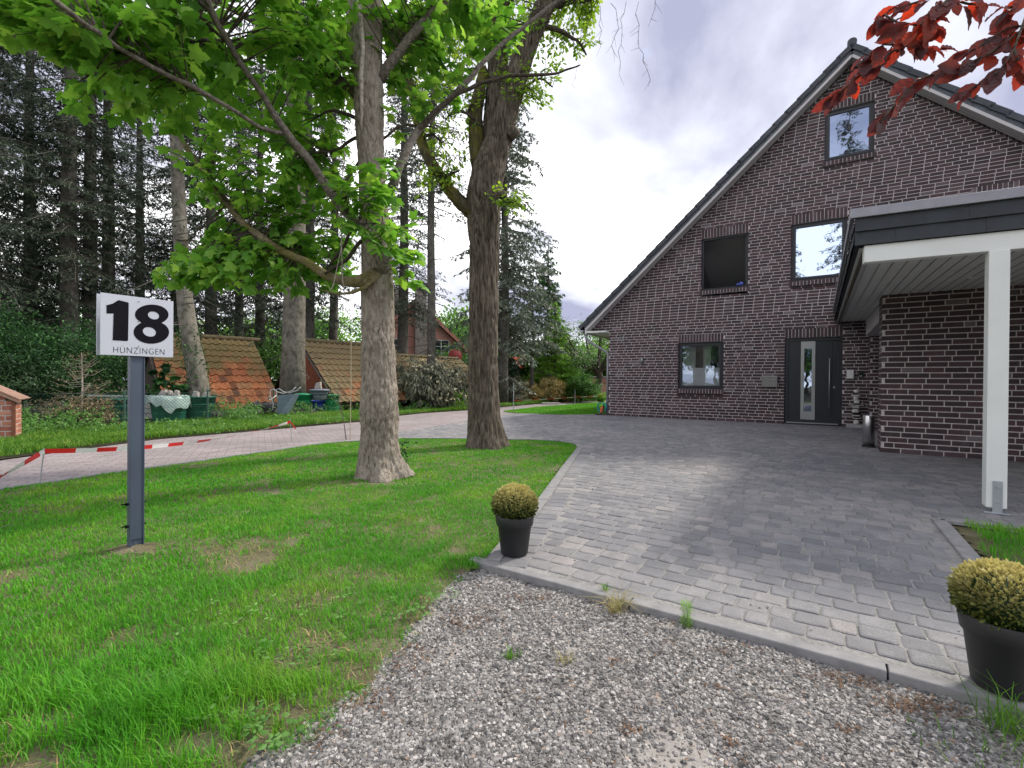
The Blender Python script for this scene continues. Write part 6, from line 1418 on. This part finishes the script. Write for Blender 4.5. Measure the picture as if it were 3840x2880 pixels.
# background broadleaf trees
def broadleaf(w,h,seed,mat,n=46,per=60,leaf=.3,base=.25):
    st=random.getstate(); random.seed(seed); e=empty('broadleaf_tree'); mb=MB(); mb.tube([(0,0,-.1),(.1,0,h*.3),(0,.1,h*.6)],[h*.025,h*.018,h*.008],10)
    bl=[]
    for i in range(9):
        a=random.random()*6.28; k=random.uniform(0,.6); bl.append((math.cos(a)*w/2*k,math.sin(a)*w/2*k,h*random.uniform(base+.1,.82),w*random.uniform(.2,.34),w*random.uniform(.2,.34),h*random.uniform(.12,.2),n/6)); mb.tube([(0,0,h*.25),(bl[-1][0]*.5,bl[-1][1]*.5,(h*.25+bl[-1][2])/2),bl[-1][:3]],[h*.012,h*.007,h*.003],6)
    mb.build('trunk',M['darklimb'],e); blobleaves('crown',e,mat,bl,DIAM,leaf,per,.5*leaf/.3,droop=.2,shell=.2); random.setstate(st); return e
T1=broadleaf(8,8.5,1,M['L_mid']); T2=broadleaf(7,8,2,M['L_bright']); T3=broadleaf(9,9.5,3,M['L_dark']); used=set()
for pr,px,Z,s,lab in [(T1,640,40,1.,'mid green broadleaf tree between the fir trunks left of the maple'),(T2,700,44,1.05,'light green broadleaf tree behind the middle shed'),(T1,1000,42,.95,'broadleaf tree just right of the cottage roof'),(T2,975,50,1.2,'bright broadleaf tree farther back beside the cottage'),(T2,500,42,.9,'bright broadleaf tree low behind the old shed'),(T1,350,38,.85,'mid green broadleaf tree right of the sign in the gloom'),(T1,250,40,.95,'broadleaf tree low behind the sign panel'),(T3,100,36,.9,'dark broadleaf tree low at the far left'),(T1,-40,38,1.,'broadleaf tree at the extreme left edge'),(T2,560,46,1.,'bright broadleaf tree seen in a gap above the old shed ridge'),(T1,820,48,1.,'broadleaf tree hidden mostly by the maple trunk'),(T1,1270,48,.8,'mid green tree above the far end of the lane'),(T2,1340,46,.75,'light tree right behind the house eave'),(T3,1100,52,.85,'dark broadleaf tree behind the spruce group')]:
    o=copytree(pr) if pr.name in used else pr
    used.add(pr.name); p=at(px,800,Z); o.location=(p.x,p.y,0); o.rotation_euler=(0,0,px*.01); o.scale=(s,s,s); prop(o,lab,'tree','broadleaf trees beyond the firs')
# ---- shrubs ----
def sp2(px,Z): p=at(px,800,Z); return (p.x,p.y,0)
shrub('yew_bush',sp2(30,12.2),(3.6,3,3.1),M['L_yew'],'tall dark green yew at the left margin above the brick box','shrub',leaf=.075,n=150,per=60,clump=.26,spread=.8)
shrub('yew_bush',sp2(135,13.0),(3.4,3,2.9),M['L_yew'],'dark green yew between the brick box and the sign','shrub',leaf=.075,n=140,per=60,clump=.26,spread=.8)
shrub('holly_bush',sp2(75,11.4),(2.6,1.8,1.7),M['L_dark'],'low very dark bush right behind the wire fence at left','shrub',leaf=.06,n=90,per=50,spread=.8)
shrub('holly_bush',sp2(-60,11.0),(2.6,2,2.4),M['L_dark'],'dark bush cut off by the left edge','shrub',leaf=.07,n=70,per=50)
for px,Z,w,h,mt,lab in [(330,22,6,3.4,'L_dark','dark thicket bush behind the old shed ridge'),(480,24,6,3.4,'L_mid','green thicket bush between old shed and thick fir'),(600,26,5,3.8,'L_mid','sunlit green bush behind the gap of the sheds'),(200,19,6,4.2,'L_yew','dark thicket bush right behind the sign'),(60,21,6,5,'L_dark','dark thicket bush behind the yews'),(720,28,6,3.6,'L_mid','green bush left of the cottage'),(1020,30,5,4.2,'L_mid','green bush right of the satellite dish'),(1060,27,4,2.6,'L_dark','dark bush right behind the oak trunk'),(800,38,9,4,'L_dark','dark bush behind the maple trunk base'),(430,34,9,5.5,'L_mid','far green bush behind the firs'),(150,34,10,5.5,'L_dark','far dark bush at the left between trunks'),(-20,28,7,5.5,'L_dark','far dark bush at the left edge')]:
    shrub('thicket_bush',sp2(px,Z),(w,w*.7,h),M[mt],lab,'shrub',leaf=.16,n=80,per=44,group='bushes under the firs',clump=.22,spread=.8)
# dead little conifer and brown brushwood
e=empty('dead_sapling',sp2(176,10.4),0,'dead brown little conifer in front of the dark yew','dead tree'); mb=MB(); mb.tube([(0,0,-.05),(.02,0,.9),(0,0,1.62)],[.022,.015,.006],6); pos=[];dr=[]
for i in range(46):
    z=.45+1.1*i/46; a=random.random()*6.28; L_=.62*(1-(z-.4)/1.5)+.08; e_=Vector((math.cos(a)*L_,math.sin(a)*L_,z+.12)); mb.tube([(0,0,z),(e_.x*.5,e_.y*.5,z-.02),e_],[.007,.004,.002],4)
    for g in range(16): w=random.uniform(.2,1); pos.append((e_.x*w+random.gauss(0,.03),e_.y*w+random.gauss(0,.03),z+.1*w*w+random.gauss(0,.02))); dr.append((random.gauss(e_.x,.3),random.gauss(e_.y,.3),.1))
mb.build('trunk',M['deadlimb'],e); n=len(pos); leafmesh('needles',SPRAY,pos,dr,rvec(n,.6)+np.array([0,0,1]),.055,M['L_dead'],e)
shrub('brushwood',sp2(178,10.1),(1.9,1.0,.75),M['L_dead'],'heap of withered brown twigs round the dead conifer','dead shrub',t=SPRAY,leaf=.06,n=60,per=26,spread=.8)
shrub('bramble',sp2(105,10.0),(1.3,.9,.7),M['L_grey'],'grey brown bramble tangle right of the brick box','shrub',leaf=.045,n=44,per=30,spread=.8)
shrub('variegated_weed',(-8.2,7.3,0),(.7,.4,.32),M['L_white'],'cream edged ground plant at the foot of the brick box','plant',leaf=.05,n=10,per=14); 
# big leaved branch drooping over the old shed roof
e=empty('maple_sucker',sp2(357,12.9),0,'leafy green shoot standing before the orange roof','sapling'); mb=MB(); mb.tube([(0,0,0),(.1,0,.7),(-.1,0,1.35)],[.015,.01,.004],5); mb.build('stem',M['darklimb'],e); blobleaves('foliage',e,M['L_yew'],[(-.1,0,1.25,.22,.15,.12,5),(.1,0,1.0,.22,.15,.12,5),(.3,0,.75,.35,.15,.14,9),(-.3,0,.95,.3,.15,.1,4),(-.1,0,.62,.4,.15,.1,6)],MAPLE,.14,8,.25)
# flowering viburnum
V=Vector(sp2(935,17.9)); e=shrub('viburnum_shrub',V,(2.7,1.8,2.1),M['L_grey'],'large grey leaved shrub with flat cream flower heads by the lane','shrub',t=STRAP,leaf=.17,n=230,per=15,droop=1.1,clump=.2,spread=.85,lobes=8)
bl=[]
for i in range(64):
    a=random.random()*3.14+3.14; k=random.uniform(.2,1); x=math.cos(a)*1.3*k+random.gauss(0,.1); z=.35+1.6*random.random()*(1.1-abs(x)/2); y_=-.75*math.sqrt(max(0,1-(x/1.4)**2))*random.uniform(.75,1.15)
    bl.append((x,y_,z,.06,.06,.02,4))
blobleaves('blossom',e,M['L_white'],bl,DIAM,.045,9,.03,shell=.0,rand=1.)
shrub('viburnum_shrub',sp2(872,18.2),(1.0,.9,.9),M['L_dark'],'dark leafy base left of the grey leaved shrub','shrub',leaf=.09,n=30,per=30)
shrub('lane_shrub',sp2(985,19.6),(1.6,1.0,.75),M['L_bright'],'fresh green leafy plants at the lane behind the oak','shrub',t=STRAP,leaf=.13,n=60,per=16,droop=.6)
shrub('lane_shrub',sp2(905,17.1),(1.3,.7,.35),M['L_weed'],'low leafy weeds along the lane below the grey shrub','shrub',leaf=.07,n=34,per=20)
# right group
shrub('evergreen_bush',sp2(1090,24.5),(1.9,1.5,2.6),M['L_dark'],'dark evergreen bush with pale top directly right of the oak','shrub',leaf=.09,n=120,per=40,spread=.5)
shrub('laurel_bush',sp2(1103,23.0),(1.7,1.3,1.5),M['L_grey'],'greyish bush at the foot of the dark evergreen','shrub',leaf=.09,n=70,per=36)
for px,Z,w,h,lab in [(1137,25.5,1.15,1.15,'leftmost golden yellow bush of the row'),(1155,24.8,.8,.8,'smallest golden bush in the middle'),(1192,25.2,1.55,1.35,'largest golden bush with feathery plumes'),(1222,25.6,.95,1.0,'rightmost golden bush beside the dark round shrub')]:
    shrub('golden_bush',sp2(px,Z),(w,w*.8,h),M['L_gold'],lab,'shrub',t=SPRAY,leaf=.16,n=50,per=34,group='golden bushes along the lane',droop=-.35,spread=.5)
shrub('round_shrub',sp2(1256,25.0),(2.1,1.6,1.6),M['L_mid'],'round dark green shrub right of the golden bushes','shrub',leaf=.08,n=130,per=44,spread=.6)
shrub('round_shrub',sp2(1243,25.8),(1.6,1.4,1.35),M['L_dark'],'dark shrub behind the rightmost golden bush','shrub',leaf=.08,n=70,per=40)
shrub('green_bush',sp2(1152,28.5),(2.2,1.6,3.3),M['L_mid'],'fresh green bush between spruce and larch','shrub',leaf=.12,n=90,per=44)
shrub('green_bush',sp2(1170,26.8),(2.2,1.5,1.9),M['L_bright'],'bright green bush above the golden ones','shrub',leaf=.10,n=80,per=40)
shrub('green_bush',sp2(1220,29),(2.6,2,2.9),M['L_mid'],'green bush below the larch','shrub',leaf=.11,n=90,per=44)
shrub('lane_shrub',sp2(1296,25.3),(1.0,.8,.6),M['L_bright'],'low bright plants against the house corner view','shrub',leaf=.09,n=30,per=24)
for px,Z,w,d__,h,mt,lf,lab in [(1135,30,3.2,2,3.6,'L_mid',.15,'tall mid green bush behind the spruce foot'),(1185,28,3.0,2,4.2,'L_bright',.14,'tall lime green bush in front of the larch'),(1235,31,3.4,2,4.6,'L_mid',.15,'tall green bush between larch and apple tree'),(1275,34,4.2,3,4.4,'L_bright',.16,'light green bush behind the apple tree'),(1215,26.5,2.2,1.4,2.3,'L_bright',.10,'fresh green bush right above the brick pillar'),(1300,31,3,2,3.4,'L_mid',.14,'green bush seen under the eave')]:
    shrub('garden_bush',sp2(px,Z),(w,d__,h),M[mt],lab,'shrub',leaf=lf,n=130,per=44,clump=.22,spread=.7)
# apple tree in blossom
e=empty('apple_tree',sp2(1290,27),0,'old apple tree with crooked trunk and white blossom by the eave','tree'); mb=MB()
mb.tube([(0,0,-.1),(.05,0,.8),(.15,.0,1.4),(.05,0,1.9)],[.26,.20,.19,.13],12); bl=[]
for i in range(16):
    a=random.random()*6.28; R_=random.uniform(.9,2.3); z=random.uniform(2.2,4.6); t_=(math.cos(a)*R_-.7,math.sin(a)*R_*.7,z); mb.tube([(.08,0,1.5),(t_[0]*.4,t_[1]*.4,2.1),(t_[0]*.8,t_[1]*.8,z-.5),t_],[.09,.06,.035,.012],6); bl.append((t_[0],t_[1],t_[2],.8,.75,.55,20))
    for k in range(3): mb.tube([t_,(t_[0]+random.gauss(0,.5),t_[1]+random.gauss(0,.4),t_[2]+random.uniform(.1,.7))],[.012,.005],4)
mb.build('trunk',M['darklimb'],e); blobleaves('crown',e,M['L_mid'],bl,DIAM,.10,24,.35,shell=.1,rand=.8); blobleaves('blossom',e,M['L_blossom'],bl,DIAM,.075,8,.4,shell=.3,rand=1.)
# ---- copper beech whose twigs hang into the top right ----
beech=empty('copper_beech',(3.3,-1.6,0),0,'copper beech twigs with dark red leaves hanging in at top right','tree'); OBt=Vector((3.3,-1.6,0))
mb=MB(); mb.tube([(0,0,-.1),(0,0,2.2),(-.1,.1,4.6)],[.26,.22,.16],16); mb.build('trunk',M['limb'],beech,smooth=True)
ZT=1.25
def bpx(x,y,Z=ZT): return at(x/1.736,y/1.736,Z)-OBt
lm=MB(); lm.tube([(-.05,.05,3.2),(-.6,1.2,3.3),(-1.0,2.4,2.9),bpx(3900,-300,1.5)],[.07,.05,.03,.014],8); lm.tube([bpx(3900,-300,1.5),bpx(3600,-140,1.35),bpx(3538,0)],[.012,.008,.005],6); lm.tube([bpx(3900,-300,1.5),bpx(3880,-60,1.4),bpx(3830,100)],[.012,.008,.004],6)
TW=[[(3538,0),(3434,100),(3368,174),(3234,268),(3150,341),(3100,371)],[(3434,100),(3350,90),(3300,60),(3260,90)],[(3368,174),(3300,170),(3262,205),(3245,215)],[(3538,0),(3610,20),(3690,25)],[(3368,174),(3440,180),(3480,195),(3520,190)],[(3830,100),(3803,127),(3702,200),(3600,250),(3488,281)],[(3488,281),(3421,308),(3347,395),(3314,431),(3280,468)],[(3830,60),(3786,190),(3735,268),(3642,328),(3595,355)],[(3830,100),(3760,110),(3700,150),(3640,190),(3600,195)],[(3786,190),(3800,230),(3815,270)],[(3530,-20),(3400,20),(3350,30)],[(3538,0),(3480,60),(3490,120),(3450,150)],[(3840,-20),(3780,30),(3740,35)]]
pos=[];dr=[];up=[];sz=[]; rb=np.random.default_rng(5)
dens=[30,11,11,9,11,18,13,16,10,6,9,12,8]
for tw_,nn_ in zip(TW,dens):
    P_=[bpx(x,y,ZT+.05*math.sin(x*.01+y*.02)) for x,y in tw_]; lm.tube(P_,[.0028]*(len(P_)-1)+[.0012],5)
    for k in range(nn_):
        f=(k+.5)/nn_*(len(P_)-1); i=min(int(f),len(P_)-2); p=P_[i].lerp(P_[i+1],f-i); t=(P_[i+1]-P_[i]).normalized()
        s=1 if k%2 else -1; d=np.array(t)*.75+np.array([.05,.35*s,-.32])+rb.normal(size=3)*.22; pos.append(np.array(p)+rb.normal(size=3)*.004); dr.append(d)
        up.append(np.array([.25,-.55,.75])+rb.normal(size=3)*.42); sz.append(.034+.038*rb.random()*(1-.45*k/nn_))
# more of the crown, out of the frame, hangs from the same limb
for k in range(900):
    c=np.array([rb.uniform(-1.4,1.2),rb.uniform(-.8,1.6),rb.uniform(3.2,5.2)]); pos.append(c+rb.normal(size=3)*.3); dr.append(rb.normal(size=3)+np.array([0,0,-.3])); up.append(rb.normal(size=3)*.5+np.array([0,0,1])); sz.append(.08)
lm.build('branches',M['darklimb'],beech,smooth=True)
leafmesh('foliage',BEECH,np.array(pos),np.array(dr),np.array(up),np.array(sz),M['L_beech'],beech)
# trees behind the photographer, mirrored in the upper windows
for pr,x,y,s,rz,lab in [(CD,-6.6,-13,1.0,1,'spruce mirrored in the attic window'),(CD,-10.2,-11,.72,2,'spruce mirrored in the first floor window'),(T1,-16,-22,1.1,1,'tree mirrored behind the spruces'),(T3,-9,-20,.8,2,'dark tree mirrored low in the kitchen window'),(T3,-19,-13,.8,3,'dark tree mirrored at the left of the kitchen window'),(T3,-2,-19,.8,4,'dark tree mirrored in the door light'),(T3,-13,-9,.55,5,'low dark tree mirrored at the foot of the panes')]:
    o=copytree(pr); o.location=(x,y,0); o.rotation_euler=(0,0,rz); o.scale=(s,s,s); prop(o,lab,'tree','trees mirrored in the window panes')
print('script done')
